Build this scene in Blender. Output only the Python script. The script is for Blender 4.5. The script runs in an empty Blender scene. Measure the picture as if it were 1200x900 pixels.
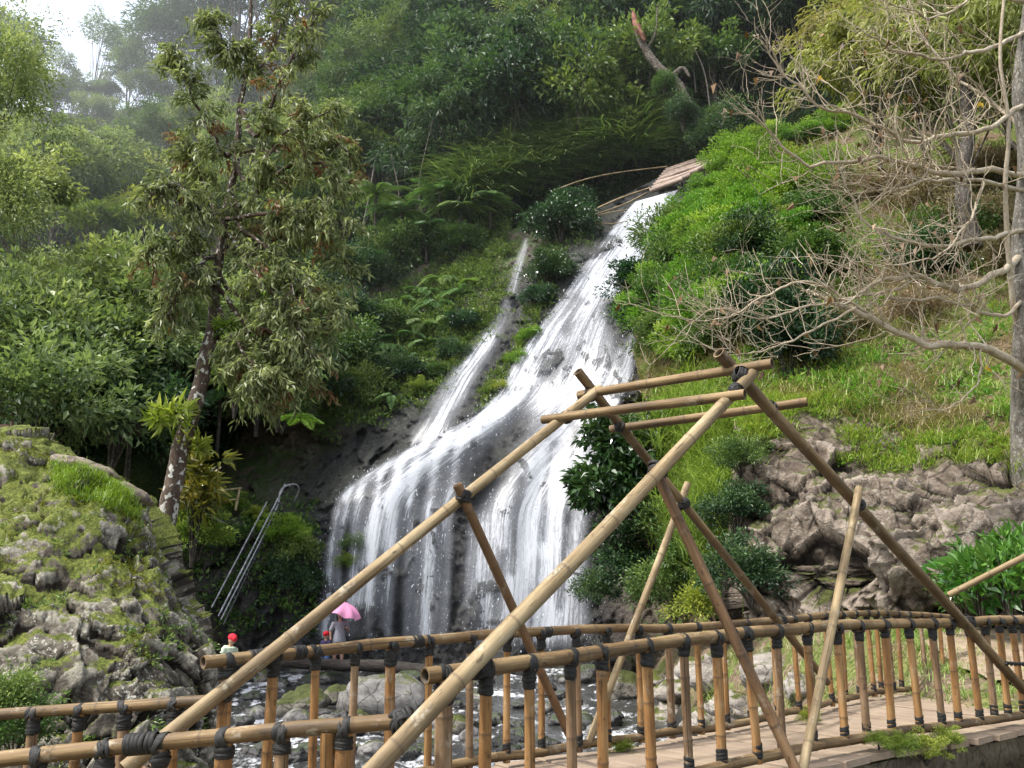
import bpy, math, random
import numpy as np
from mathutils import Vector, Matrix

rng = np.random.default_rng(7)
random.seed(7)
C = bpy.context.scene.collection
scene = bpy.context.scene

# ------------------------------------------------------------------ camera
FPX = 1039.0                     # focal length in pixels of a 1200 px wide frame
PITCH = math.radians(12.0)
EYE = 1.6
cam_d = bpy.data.cameras.new('camera')
cam = bpy.data.objects.new('camera', cam_d)
C.objects.link(cam)
cam.location = (0, 0, EYE)
cam.rotation_euler = (math.pi / 2 + PITCH, 0, 0)
cam_d.sensor_width = 36.0
cam_d.lens = 36.0 * FPX / 1200.0
cam_d.clip_start = 0.05
cam_d.clip_end = 3000
scene.camera = cam
CA, SA = math.cos(PITCH), math.sin(PITCH)


def P(px, py, d):
    """World point on the sight line through a place of the photo, at ground distance d."""
    px = np.asarray(px, float); py = np.asarray(py, float); d = np.asarray(d, float)
    v = (450.0 - py) / FPX
    dx = (px - 600.0) / FPX
    dy = CA - v * SA
    dz = SA + v * CA
    t = d / dy
    return np.stack(np.broadcast_arrays(dx * t, d + 0 * t, EYE + dz * t), -1)


# ------------------------------------------------------------------ noise
_perm = np.random.default_rng(11).permutation(512).astype(np.int64)
_perm = np.concatenate([_perm, _perm, _perm])
_grad = np.random.default_rng(12).normal(size=(512, 3)); _grad /= np.linalg.norm(_grad, axis=1)[:, None]


def perlin(p):
    p = np.asarray(p, float)
    i = np.floor(p).astype(np.int64); f = p - i
    u = f * f * f * (f * (f * 6 - 15) + 10)
    i &= 511
    out = 0
    for a in (0, 1):
        for b in (0, 1):
            for c in (0, 1):
                h = _perm[_perm[_perm[(i[..., 0] + a) & 511] + ((i[..., 1] + b) & 511)] + ((i[..., 2] + c) & 511)]
                g = _grad[h]
                dt = g[..., 0] * (f[..., 0] - a) + g[..., 1] * (f[..., 1] - b) + g[..., 2] * (f[..., 2] - c)
                w = (u[..., 0] if a else 1 - u[..., 0]) * (u[..., 1] if b else 1 - u[..., 1]) * (u[..., 2] if c else 1 - u[..., 2])
                out = out + w * dt
    return out * 1.6


def fbm(p, octv=5, gain=.5, lac=2.03, ridged=False):
    p = np.asarray(p, float); s = 0; a = 1.0; tot = 0
    for k in range(octv):
        n = perlin(p + 17.3 * k)
        if ridged: n = 1 - 2 * np.abs(n)
        s = s + a * n; tot += a
        p = p * lac; a *= gain
    return s / tot


def worley(p, seed=3):
    """distance to nearest / second nearest feature point, cell value"""
    p = np.asarray(p, float); i = np.floor(p).astype(np.int64); f = p - i
    r = np.random.default_rng(seed).random((512, 4))
    d1 = np.full(p.shape[:-1], 9.0); d2 = d1.copy(); val = d1 * 0
    for a in (-1, 0, 1):
        for b in (-1, 0, 1):
            for c in (-1, 0, 1):
                j = (i + np.array([a, b, c])) & 511
                h = _perm[_perm[_perm[j[..., 0]] + j[..., 1]] + j[..., 2]]
                q = r[h]
                d = np.sqrt(((np.array([a, b, c]) + q[..., :3] - f) ** 2).sum(-1))
                new = d < d1
                d2 = np.where(new, d1, np.minimum(d2, d)); val = np.where(new, q[..., 3], val); d1 = np.where(new, d, d1)
    return d1, d2, val


# ------------------------------------------------------------------ mesh building
class MB:
    """collects vertices, faces and point attributes, builds ONE mesh object"""
    def __init__(s):
        s.v = []; s.f3 = []; s.f4 = []; s.n = 0; s.at = {}
    def add(s, v, f3=None, f4=None, **at):
        v = np.asarray(v, float).reshape(-1, 3)
        k = len(v)
        s.v.append(v)
        if f3 is not None and len(f3): s.f3.append(np.asarray(f3, np.int64).reshape(-1, 3) + s.n)
        if f4 is not None and len(f4): s.f4.append(np.asarray(f4, np.int64).reshape(-1, 4) + s.n)
        for key in set(at) | set(s.at):
            if key not in s.at:
                s.at[key] = [np.zeros((s.n,) + np.shape(np.broadcast_to(at[key], (k,) + np.shape(at[key])[1:]))[1:])] if s.n else []
            if key in at:
                a = np.asarray(at[key], float)
                if a.ndim == 0: a = np.full(k, float(a))
                s.at[key].append(a)
            else:
                prev = s.at[key][-1]
                s.at[key].append(np.zeros((k,) + prev.shape[1:]))
        s.n += k
        return s
    def data(s, name, mat, smooth=True):
        v = np.concatenate(s.v) if s.v else np.zeros((0, 3))
        f3 = np.concatenate(s.f3) if s.f3 else np.zeros((0, 3), np.int64)
        f4 = np.concatenate(s.f4) if s.f4 else np.zeros((0, 4), np.int64)
        me = bpy.data.meshes.new(name)
        me.vertices.add(len(v)); me.vertices.foreach_set('co', v.astype(np.float32).ravel())
        nl = len(f3) * 3 + len(f4) * 4
        me.loops.add(nl)
        me.loops.foreach_set('vertex_index', np.concatenate([f3.ravel(), f4.ravel()]).astype(np.int32))
        me.polygons.add(len(f3) + len(f4))
        st = np.concatenate([np.arange(len(f3)) * 3, len(f3) * 3 + np.arange(len(f4)) * 4]).astype(np.int32)
        me.polygons.foreach_set('loop_start', st)
        me.polygons.foreach_set('use_smooth', np.full(len(st), smooth, bool))
        me.update(calc_edges=True)
        for key, parts in s.at.items():
            a = np.concatenate(parts)
            if a.ndim == 1:
                me.attributes.new(key, 'FLOAT', 'POINT').data.foreach_set('value', a.astype(np.float32))
            else:
                me.attributes.new(key, 'FLOAT_VECTOR', 'POINT').data.foreach_set('vector', a.astype(np.float32).ravel())
        if mat is not None: me.materials.append(mat)
        return me
    def build(s, name, mat, parent=None, smooth=True):
        o = bpy.data.objects.new(name, s.data(name, mat, smooth))
        C.objects.link(o)
        if parent is not None:
            o.parent = parent
            o.matrix_parent_inverse = Matrix.Identity(4)
            loc = parent_world(parent)
            o.location = -loc if loc.length > 0 else (0, 0, 0)
        return o


def parent_world(p):
    v = Vector((0, 0, 0))
    while p is not None:
        v = v + p.location; p = p.parent
    return v


def tag(o, label=None, cat=None, group=None, kind=None):
    if label: o['label'] = label
    if cat: o['category'] = cat
    if group: o['group'] = group
    if kind: o['kind'] = kind
    return o


def empty(name, loc, label=None, cat=None, group=None):
    o = bpy.data.objects.new(name, None); C.objects.link(o)
    o.location = Vector([float(c) for c in loc]); o.empty_display_size = .2
    return tag(o, label, cat, group)


def copy_tree(o, parent=None):
    c = o.copy(); C.objects.link(c); c.parent = parent
    for ch in list(o.children): copy_tree(ch, c)
    return c


def frames(path):
    path = np.asarray(path, float)
    t = np.gradient(path, axis=0); t /= np.linalg.norm(t, axis=1)[:, None] + 1e-12
    ref = np.array([0, 0, 1.0]) if abs(t[0][2]) < .9 else np.array([1.0, 0, 0])
    n = np.cross(t[0], ref); n /= np.linalg.norm(n)
    N = [n]
    for k in range(1, len(path)):
        n = N[-1] - t[k] * np.dot(N[-1], t[k]); n /= np.linalg.norm(n) + 1e-12
        N.append(n)
    N = np.array(N); B = np.cross(t, N)
    return t, N, B


def tube(mb, path, rad, sides=8, cap=True, off=None, **at):
    path = np.asarray(path, float); k = len(path)
    rad = np.broadcast_to(np.asarray(rad, float), (k,))
    t, N, B = frames(path)
    th = np.linspace(0, 2 * np.pi, sides, endpoint=False)
    ring = np.cos(th)[None, :, None] * N[:, None] + np.sin(th)[None, :, None] * B[:, None]
    v = path[:, None] + ring * rad[:, None, None]
    along = np.concatenate([[0], np.cumsum(np.linalg.norm(np.diff(path, axis=0), axis=1))])
    off = random.random() * 50 if off is None else off
    tc = np.stack(np.broadcast_arrays(np.cos(th)[None] * rad.mean(), np.sin(th)[None] * rad.mean(), along[:, None] + off), -1)
    i = np.arange(k - 1)[:, None] * sides; j = np.arange(sides)[None]; j2 = (j + 1) % sides
    f4 = np.stack([i + j, i + j2, i + sides + j2, i + sides + j], -1).reshape(-1, 4)
    at2 = {}
    for key, a in at.items():
        a = np.asarray(a, float)
        at2[key] = np.repeat(a, sides) if a.ndim else np.full(k * sides, float(a))
    mb.add(v.reshape(-1, 3), None, f4, tc=tc.reshape(-1, 3), **at2)
    if cap:
        for e in (0, k - 1):
            c = path[e]
            ids = np.arange(sides)
            vv = np.concatenate([v[e], c[None]])
            f = np.stack([ids, (ids + 1) % sides, np.full(sides, sides)], -1)
            if e == 0: f = f[:, ::-1]
            a3 = {key: np.full(sides + 1, float(np.asarray(a2).ravel()[0 if e == 0 else -1])) for key, a2 in at2.items()}
            mb.add(vv, f, None, tc=np.concatenate([tc[e], tc[e].mean(0)[None]]), **a3)
    return mb


def grid_faces(nu, nv):
    i = np.arange(nu - 1)[:, None] * nv; j = np.arange(nv - 1)[None]
    return np.stack([i + j, i + nv + j, i + nv + j + 1, i + j + 1], -1).reshape(-1, 4)


def spline(pts, n):
    """Catmull-Rom through pts, n samples"""
    pts = np.asarray(pts, float); m = len(pts)
    if m == 2:
        t = np.linspace(0, 1, n)[:, None]; return pts[0] * (1 - t) + pts[1] * t
    q = np.concatenate([[2 * pts[0] - pts[1]], pts, [2 * pts[-1] - pts[-2]]])
    s = np.linspace(0, m - 1 - 1e-9, n); k = s.astype(int); t = (s - k)[:, None]
    a, b, c, d = q[k], q[k + 1], q[k + 2], q[k + 3]
    return .5 * ((2 * b) + (-a + c) * t + (2 * a - 5 * b + 4 * c - d) * t ** 2 + (-a + 3 * b - 3 * c + d) * t ** 3)


def loft(ctrl, nu, nv):
    """ctrl [cols][rows][3] -> nu x nv x 3"""
    ctrl = np.asarray(ctrl, float)
    a = np.stack([spline(ctrl[c], nv) for c in range(len(ctrl))])       # cols x nv
    return np.stack([spline(a[:, j], nu) for j in range(nv)], 1)


def normals_of(S):
    du = np.gradient(S, axis=0); dv = np.gradient(S, axis=1)
    n = np.cross(du, dv); n /= np.linalg.norm(n, axis=-1)[..., None] + 1e-12
    return n


class DepthMap:
    """ground distance of a terrain surface, given along a fan of sight lines"""
    def __init__(s, cols, blur=2, step=8.0):
        xs = sorted(cols); s.step = step
        s.x0, s.x1 = xs[0], xs[-1]
        ys = [p[0] for c in cols.values() for p in c]
        s.y0, s.y1 = min(ys), max(ys)
        gx = np.arange(s.x0, s.x1 + step, step); gy = np.arange(s.y0, s.y1 + step, step)
        T = []
        for x in xs:
            c = sorted(cols[x]); T.append(np.interp(gy, [p[0] for p in c], [p[1] for p in c]))
        T = np.array(T)
        G = np.stack([np.interp(gx, xs, T[:, j]) for j in range(len(gy))], 1)
        for _ in range(blur):
            Q = np.pad(G, 1, mode='edge')
            G = (Q[:-2, 1:-1] + Q[2:, 1:-1] + Q[1:-1, :-2] + Q[1:-1, 2:] + 2 * G) / 6
        s.G = G; s.gx = gx; s.gy = gy
    def __call__(s, px, py):
        px = np.asarray(px, float); py = np.asarray(py, float)
        a = np.clip((px - s.x0) / s.step, 0, s.G.shape[0] - 1.001); b = np.clip((py - s.y0) / s.step, 0, s.G.shape[1] - 1.001)
        i = a.astype(int); j = b.astype(int); u = a - i; w = b - j
        G = s.G
        return (G[i, j] * (1 - u) * (1 - w) + G[i + 1, j] * u * (1 - w) + G[i, j + 1] * (1 - u) * w + G[i + 1, j + 1] * u * w)


# ------------------------------------------------------------------ material helpers
class NT:
    def __init__(s, name):
        s.m = bpy.data.materials.new(name); s.m.use_nodes = True
        s.t = s.m.node_tree; s.t.nodes.clear()
        s.out = s.t.nodes.new('ShaderNodeOutputMaterial')
    def n(s, kind, **kw):
        nd = s.t.nodes.new('ShaderNode' + kind)
        for k, v in kw.items(): setattr(nd, k, v)
        return nd
    def l(s, a, b): s.t.links.new(a, b)
    def setin(s, sock, val):
        if isinstance(val, bpy.types.NodeSocket): s.l(val, sock)
        elif isinstance(val, (tuple, list)) and len(val) == 3 and sock.type == 'RGBA': sock.default_value = (*val, 1)
        else: sock.default_value = val
    def attr(s, name, out='Fac'):
        nd = s.n('Attribute', attribute_name=name); return nd.outputs[out]
    def noise(s, vec, scale, detail=4, rough=.55, dist=0, out='Fac'):
        nd = s.n('TexNoise'); s.setin(nd.inputs['Scale'], scale); nd.inputs['Detail'].default_value = detail
        nd.inputs['Roughness'].default_value = rough; nd.inputs['Distortion'].default_value = dist
        if vec is not None: s.l(vec, nd.inputs['Vector'])
        return nd.outputs[out]
    def voronoi(s, vec, scale, feature='F1', out='Distance', rand=1):
        nd = s.n('TexVoronoi', feature=feature); nd.inputs['Scale'].default_value = scale
        nd.inputs['Randomness'].default_value = rand
        if vec is not None: s.l(vec, nd.inputs['Vector'])
        return nd.outputs[out]
    def mapping(s, vec, scale=(1, 1, 1), loc=(0, 0, 0), rot=(0, 0, 0)):
        nd = s.n('Mapping'); nd.inputs['Scale'].default_value = scale; nd.inputs['Location'].default_value = loc
        nd.inputs['Rotation'].default_value = rot
        s.l(vec, nd.inputs['Vector']); return nd.outputs[0]
    def ramp(s, fac, stops, interp='LINEAR'):
        nd = s.n('ValToRGB'); cr = nd.color_ramp; cr.interpolation = interp
        while len(cr.elements) > 1: cr.elements.remove(cr.elements[-1])
        for k, (p, c) in enumerate(stops):
            e = cr.elements[0] if k == 0 else cr.elements.new(p)
            e.position = p
            e.color = (c, c, c, 1) if not isinstance(c, (tuple, list)) else (*c, 1)
        s.l(fac, nd.inputs[0]); return nd.outputs[0]
    def mix(s, fac, a, b, blend='MIX'):
        nd = s.n('Mix', data_type='RGBA', blend_type=blend)
        s.setin(nd.inputs[0], fac); s.setin(nd.inputs[6], a); s.setin(nd.inputs[7], b)
        return nd.outputs[2]
    def math(s, op, a, b=None, c=None, clamp=False):
        nd = s.n('Math', operation=op, use_clamp=clamp)
        s.setin(nd.inputs[0], a)
        if b is not None: s.setin(nd.inputs[1], b)
        if c is not None: s.setin(nd.inputs[2], c)
        return nd.outputs[0]
    def step(s, x, lo, hi):
        nd = s.n('MapRange', interpolation_type='SMOOTHSTEP'); s.setin(nd.inputs[0], x)
        s.setin(nd.inputs[1], lo); s.setin(nd.inputs[2], hi)
        return nd.outputs[0]
    def bump(s, h, strength=.5, dist=.05, normal=None):
        nd = s.n('Bump'); nd.inputs['Strength'].default_value = strength; nd.inputs['Distance'].default_value = dist
        s.l(h, nd.inputs['Height'])
        if normal is not None: s.l(normal, nd.inputs['Normal'])
        return nd.outputs[0]
    def pbsdf(s, col, rough=.6, spec=.3, normal=None, **kw):
        nd = s.n('BsdfPrincipled'); s.setin(nd.inputs['Base Color'], col); s.setin(nd.inputs['Roughness'], rough)
        s.setin(nd.inputs['Specular IOR Level'], spec)
        if normal is not None: s.l(normal, nd.inputs['Normal'])
        for k, v in kw.items(): s.setin(nd.inputs[k], v)
        return nd.outputs[0]
    def mixs(s, fac, a, b):
        nd = s.n('MixShader'); s.setin(nd.inputs[0], fac); s.l(a, nd.inputs[1]); s.l(b, nd.inputs[2]); return nd.outputs[0]
    def done(s, shader):
        s.l(shader, s.out.inputs['Surface']); return s.m
    def pos(s): return s.n('NewGeometry').outputs['Position']
    def objco(s): return s.n('TexCoord').outputs['Object']
    def upz(s):
        sep = s.n('SeparateXYZ'); s.l(s.n('NewGeometry').outputs['Normal'], sep.inputs[0]); return sep.outputs[2]
    def rand(s): return s.n('ObjectInfo').outputs['Random']


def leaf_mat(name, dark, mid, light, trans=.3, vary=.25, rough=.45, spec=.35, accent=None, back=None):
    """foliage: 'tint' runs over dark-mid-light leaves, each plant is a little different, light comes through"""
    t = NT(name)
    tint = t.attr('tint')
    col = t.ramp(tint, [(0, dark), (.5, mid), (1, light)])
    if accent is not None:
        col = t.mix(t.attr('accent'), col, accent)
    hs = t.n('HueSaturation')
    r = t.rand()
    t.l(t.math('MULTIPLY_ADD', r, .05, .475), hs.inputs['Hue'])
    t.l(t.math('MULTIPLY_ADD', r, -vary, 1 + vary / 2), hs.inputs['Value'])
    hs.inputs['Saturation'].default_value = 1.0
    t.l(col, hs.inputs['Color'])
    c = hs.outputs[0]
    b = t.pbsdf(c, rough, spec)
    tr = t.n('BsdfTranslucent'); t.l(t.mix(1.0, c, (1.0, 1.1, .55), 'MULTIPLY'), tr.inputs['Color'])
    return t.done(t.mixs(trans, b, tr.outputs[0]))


def rock_mat(name, dark, mid, light, moss=None, moss_amt=.5, lichen=0.0, scale=1.0, rough=.8, spec=.25, bump=.6, moss2=None, wet=0, moss_lo=.15, soil=None, cavity=False):
    t = NT(name); p = t.pos()
    n1 = t.noise(p, 1.1 * scale, 8, .62)
    n2 = t.noise(p, 6.0 * scale, 8, .65)
    col = t.ramp(t.math('MULTIPLY_ADD', n2, .6, t.math('MULTIPLY', n1, .5)), [(.35, dark), (.55, mid), (.78, light)])
    v = t.voronoi(t.mapping(p, (1, 1, .6)), 2.3 * scale, 'DISTANCE_TO_EDGE')
    crack = t.step(t.math('ADD', v, t.math('MULTIPLY_ADD', n2, .12, -.06)), 0.0, .05)
    col = t.mix(t.math('MULTIPLY_ADD', crack, -.55, .55), col, tuple(c * .35 for c in dark))
    if lichen:
        ln = t.noise(p, 16 * scale, 4, .7); ln2 = t.noise(p, 1.6 * scale, 3, .6)
        lm = t.math('MULTIPLY', t.step(ln, .56, .64), t.step(ln2, .42, .60))
        col = t.mix(t.math('MULTIPLY', lm, lichen), col, (.50, .50, .42))
    h = t.math('ADD', t.math('MULTIPLY', n2, .6), t.math('MULTIPLY', t.noise(p, 24 * scale, 6, .7), .3))
    h = t.math('ADD', h, t.math('MULTIPLY', crack, .25))
    nm = t.bump(h, bump, .12 / scale)
    rg = rough
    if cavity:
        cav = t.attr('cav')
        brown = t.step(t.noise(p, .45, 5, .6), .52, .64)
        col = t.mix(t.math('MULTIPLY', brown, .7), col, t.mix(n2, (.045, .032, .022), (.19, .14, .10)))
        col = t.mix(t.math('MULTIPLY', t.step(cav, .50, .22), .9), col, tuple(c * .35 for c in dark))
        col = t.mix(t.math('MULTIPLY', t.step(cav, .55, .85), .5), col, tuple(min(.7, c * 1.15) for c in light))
    if moss is not None:
        mn = t.noise(p, 2.2 * scale, 6, .65)
        up = t.upz()
        m = t.math('ADD', t.math('MULTIPLY_ADD', up, .55, moss_amt - .75), mn)
        m = t.step(m, .42, .60)
        mf = t.noise(p, 30 * scale, 4, .7)
        mc = t.ramp(t.math('ADD', t.math('MULTIPLY', mf, .6), t.math('MULTIPLY', t.noise(p, 3 * scale, 2), .4)), [(.35, tuple(c * .35 for c in moss)), (.52, moss), (.7, moss2 or tuple(c * 1.6 for c in moss))])
        col = t.mix(m, col, mc)
    return t.done(t.pbsdf(col, rg, spec, nm))
# ================================================================== bamboo materials
def bamboo_mat(name, a, b, c, lichen=.5):
    t = NT(name); tc = t.attr('tc', 'Vector')
    n1 = t.noise(t.mapping(tc, (7, 7, 1.6)), 1.0, 5, .6)
    st = t.noise(t.mapping(tc, (60, 60, 1.6)), 1.0, 5, .65)
    fac = t.math('ADD', t.math('MULTIPLY', n1, .65), t.math('MULTIPLY', st, .35))
    col = t.ramp(fac, [(.36, c), (.5, a), (.62, b)])
    blot = t.step(t.noise(t.mapping(tc, (4, 4, 1.1)), 1.0, 6, .7, .4), .5, .63)
    col = t.mix(t.math('MULTIPLY', blot, .65), col, tuple(x * .55 for x in a))
    pale = t.step(t.noise(t.mapping(tc, (9, 9, 6)), 1.0, 6, .7), .56, .68)
    col = t.mix(t.math('MULTIPLY', pale, lichen), col, (.42, .39, .30))
    dirt = t.step(t.noise(t.mapping(tc, (14, 14, 9)), 1.0, 6, .72), .58, .7)
    col = t.mix(t.math('MULTIPLY', dirt, .7), col, tuple(x * .3 for x in c))
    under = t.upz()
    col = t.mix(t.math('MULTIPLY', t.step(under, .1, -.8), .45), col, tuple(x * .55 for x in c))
    rim = t.noise(t.mapping(tc, (22, 22, 3.5)), 1.0, 5, .75, .6)
    col = t.mix(t.math('MULTIPLY', t.step(rim, .60, .68), .65), col, tuple(x * .22 for x in c))
    crk = t.noise(t.mapping(tc, (95, 95, .7)), 1.0, 2, .5)
    col = t.mix(t.math('MULTIPLY', t.step(crk, .66, .70), .8), col, (.02, .014, .008))
    nd = t.attr('nd')
    col = t.mix(t.math('MULTIPLY', nd, .6), col, (.06, .045, .03))
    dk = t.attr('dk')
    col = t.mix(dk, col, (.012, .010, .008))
    h = t.math('ADD', st, t.math('MULTIPLY', n1, .6))
    nm = t.bump(h, .35, .006)
    return t.done(t.pbsdf(col, t.math('MULTIPLY_ADD', n1, .35, .46), .25, nm))


M_POLE = bamboo_mat('weathered_bamboo', (.155, .098, .043), (.27, .19, .095), (.06, .04, .021), .45)
M_PALE = bamboo_mat('pale_bamboo', (.235, .17, .088), (.36, .28, .16), (.11, .075, .038), .55)
M_BROWN = bamboo_mat('brown_bamboo', (.16, .09, .042), (.26, .16, .08), (.075, .045, .025), .3)
M_BAL = bamboo_mat('orange_bamboo', (.225, .112, .036), (.33, .195, .08), (.085, .046, .02), .3)
M_BAL2 = bamboo_mat('grey_brown_bamboo', (.165, .10, .05), (.26, .175, .10), (.07, .044, .026), .4)


def rubber():
    t = NT('black_rubber_strip'); tc = t.attr('tc', 'Vector')
    n = t.noise(t.mapping(tc, (40, 40, 120)), 1, 4, .6)
    col = t.ramp(n, [(.3, (.006, .006, .0055)), (.7, (.028, .027, .024))])
    return t.done(t.pbsdf(col, .62, .25, t.bump(n, .6, .004)))
M_RUB = rubber()


def pole_path(a, b, bend=.012, n=None, sag=0.0):
    a = np.asarray(a, float); b = np.asarray(b, float); L = np.linalg.norm(b - a)
    n = n or max(8, int(L / .25))
    t = np.linspace(0, 1, n)[:, None]
    p = a * (1 - t) + b * t
    s = rng.random(3) * 40
    off = np.stack([perlin(np.stack([t[:, 0] * L * .55 + s[k], t[:, 0] * 0 + s[k], t[:, 0] * 0], -1)) for k in range(3)], -1)
    env = np.minimum(1, 4 * t * (1 - t) + .15)
    p = p + off * bend * L * .35 * env
    p[:, 2] -= (sag * 4 * t * (1 - t))[:, 0]
    return p


SLIM = .75
def bamboo(name, path, r0, r1, mat, parent=None, node=.34, sides=14, hollow=True, label=None):
    r0 *= SLIM; r1 *= SLIM
    path = np.asarray(path, float)
    seg = np.concatenate([[0], np.cumsum(np.linalg.norm(np.diff(path, axis=0), axis=1))]); L = seg[-1]
    nodes = np.arange(node * rng.uniform(.3, 1), L, node) if L > node * .5 else np.array([])
    nodes = nodes + rng.uniform(-.05, .05, len(nodes)) * node
    s = set(np.round(np.linspace(0, L, max(4, int(L / .12))), 4))
    for q in nodes:
        for e in (-.016, -.007, 0, .007, .016): s.add(round(q + e, 4))
    s = np.array([0.0] + sorted(x for x in s if .002 < x < L - .002) + [L])
    pts = np.stack([np.interp(s, seg, path[:, k]) for k in range(3)], -1)
    r = r0 + (r1 - r0) * s / L
    nd = np.zeros(len(s))
    for q in nodes:
        g = np.exp(-((s - q) / .009) ** 2); r = r * (1 + .07 * g); nd = np.maximum(nd, np.exp(-((s - q) / .007) ** 2))
    r = r * (1 + .02 * perlin(np.stack([s * 3, s * 0 + rng.random() * 90, s * 0], -1)))
    mb = MB()
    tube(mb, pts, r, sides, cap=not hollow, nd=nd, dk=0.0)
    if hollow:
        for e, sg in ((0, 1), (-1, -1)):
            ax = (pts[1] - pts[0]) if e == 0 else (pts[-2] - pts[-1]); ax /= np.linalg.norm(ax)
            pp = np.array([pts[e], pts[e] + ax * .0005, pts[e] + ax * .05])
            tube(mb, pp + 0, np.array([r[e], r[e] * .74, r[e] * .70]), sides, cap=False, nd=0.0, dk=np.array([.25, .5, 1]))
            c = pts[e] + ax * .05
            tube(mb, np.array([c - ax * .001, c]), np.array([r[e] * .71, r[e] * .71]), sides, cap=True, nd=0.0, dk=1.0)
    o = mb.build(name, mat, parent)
    if label: o['label'] = label
    return o


def ring(mb, c, axis, r, wid=.012, thick=.004, tilt=0.0, sides=18, squash=None):
    """one turn of strip round an axis"""
    axis = np.asarray(axis, float) / np.linalg.norm(axis)
    ref = np.array([0, 0, 1.0]) if abs(axis[2]) < .8 else np.array([1.0, 0, 0])
    u = np.cross(axis, ref); u /= np.linalg.norm(u); w = np.cross(axis, u)
    th = np.linspace(0, 2 * np.pi, sides, endpoint=False)
    ph = rng.random() * 6.28
    ce = np.asarray(c, float) + (np.cos(th)[:, None] * u + np.sin(th)[:, None] * w) * r + axis * (np.sin(th + ph) * tilt)[:, None]
    rad = (np.cos(th)[:, None] * u + np.sin(th)[:, None] * w)
    prof = [(-wid / 2, 0), (-wid / 3, thick), (wid / 3, thick), (wid / 2, 0)]
    V = np.stack([ce + axis * a + rad * b for a, b in prof], 1)    # sides x 4
    i = np.arange(sides)[:, None] * 4; i2 = ((np.arange(sides) + 1) % sides)[:, None] * 4; j = np.arange(3)[None]
    f4 = np.stack([i + j, i2 + j, i2 + j + 1, i + j + 1], -1).reshape(-1, 4)
    tc = np.stack([np.cos(th)[:, None] * r + 0 * V[..., 0], np.sin(th)[:, None] * r + 0 * V[..., 0], np.array([p[0] for p in prof])[None] + rng.random() * 9 + 0 * V[..., 0]], -1)
    mb.add(V.reshape(-1, 3), None, f4, tc=tc.reshape(-1, 3))


def lashing(parent, post_top, post_axis, r_post, rail_dir=None, r_rail=0, rail_c=None, sleeve=.10, name='lashing', cross=True):
    mb = MB(); r_post *= SLIM; r_rail *= SLIM
    a = np.asarray(post_axis, float); a /= np.linalg.norm(a)
    n = max(3, int(sleeve / .017))
    ss = np.linspace(0, sleeve, 14); qq = np.asarray(post_top) - a * ss[:, None]
    rr = r_post * 1.045 + .004 * np.abs(np.sin(ss * rng.uniform(110, 190) + rng.uniform(0, 6))) + rng.uniform(0, .004, 14); rr[0] = rr[-1] = r_post * 1.005
    tube(mb, qq, rr, 14, cap=False)
    for k in range(n - 2):
        ring(mb, np.asarray(post_top) - a * rng.uniform(.1, .9) * sleeve, a + rng.normal(0, .22, 3), r_post * 1.09 + rng.uniform(0, .005), rng.uniform(.014, .03), .003, tilt=rng.uniform(0, .02))
    if rail_dir is not None:
        d = np.asarray(rail_dir, float); d /= np.linalg.norm(d)
        rc = np.asarray(rail_c, float)
        if cross:
            for sgn in (-1, 1, .3):
                ax = d + a * .42 * sgn
                ring(mb, rc - a * r_rail * .42 + d * rng.uniform(-.015, .015), ax + rng.normal(0, .07, 3), r_rail * 1.27, rng.uniform(.018, .032), .003, tilt=.012)
            ring(mb, rc + d * rng.uniform(-.02, .02), d, r_rail * 1.04, rng.uniform(.02, .045), .003, tilt=.012)
        else:
            for k in range(3):
                ring(mb, rc + d * (k - 1) * .022, d, r_rail * 1.04, .024, .005, tilt=.006)
    return mb.build(name, M_RUB, parent)


def cross_lash(parent, c, d1, d2, r, name='lashing', turns=4):
    """strip wound crosswise where two poles meet"""
    mb = MB(); r *= SLIM; d1 = np.asarray(d1, float); d2 = np.asarray(d2, float)
    d1 /= np.linalg.norm(d1); d2 /= np.linalg.norm(d2)
    if np.dot(d1, d2) < 0: d2 = -d2
    for ax in (d1 + d2, d1 - d2):
        for k in range(turns):
            ring(mb, np.asarray(c) + ax / (np.linalg.norm(ax) + 1e-9) * (k - turns / 2 + .5) * .018, ax + rng.normal(0, .08, 3), r, .022, .005, tilt=.008)
    return mb.build(name, M_RUB, parent)


# ================================================================== the footbridge
NEAR = [(498, 791, 4.75), (620, 776, 5.2), (760, 755, 5.85), (905, 739, 6.6), (1040, 731, 7.45), (1135, 729, 8.15), (1210, 725, 8.8), (1300, 722, 9.9)]
FARR = [(238, 776, 5.3), (420, 758, 6.05), (600, 743, 6.95), (740, 737, 7.7), (850, 732, 8.4), (940, 724, 9.3), (1000, 719, 10.2), (1050, 719, 11.1), (1125, 724, 12.4)]
near_pts = np.array([P(*q) for q in NEAR]); far_pts = np.array([P(*q) for q in FARR])
bridge = empty('bamboo_footbridge', P(800, 900, 6.6), 'bamboo footbridge with slatted railings, pale plank deck and leaning pole frames over the stream', 'bridge')


def rail_at(pts, px):
    """point on a rail seen at column px: solved on the polyline"""
    dense = spline(pts, 400)
    # column of each sample
    q = dense - np.array([0, 0, EYE]); fw = q[:, 1] * CA + q[:, 2] * SA
    col = 600 + FPX * q[:, 0] / fw
    k = np.argmin(np.abs(col - px)); k0 = max(0, k - 1); k1 = min(len(dense) - 1, k + 1)
    return dense[k], dense[k1] - dense[k0]


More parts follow.
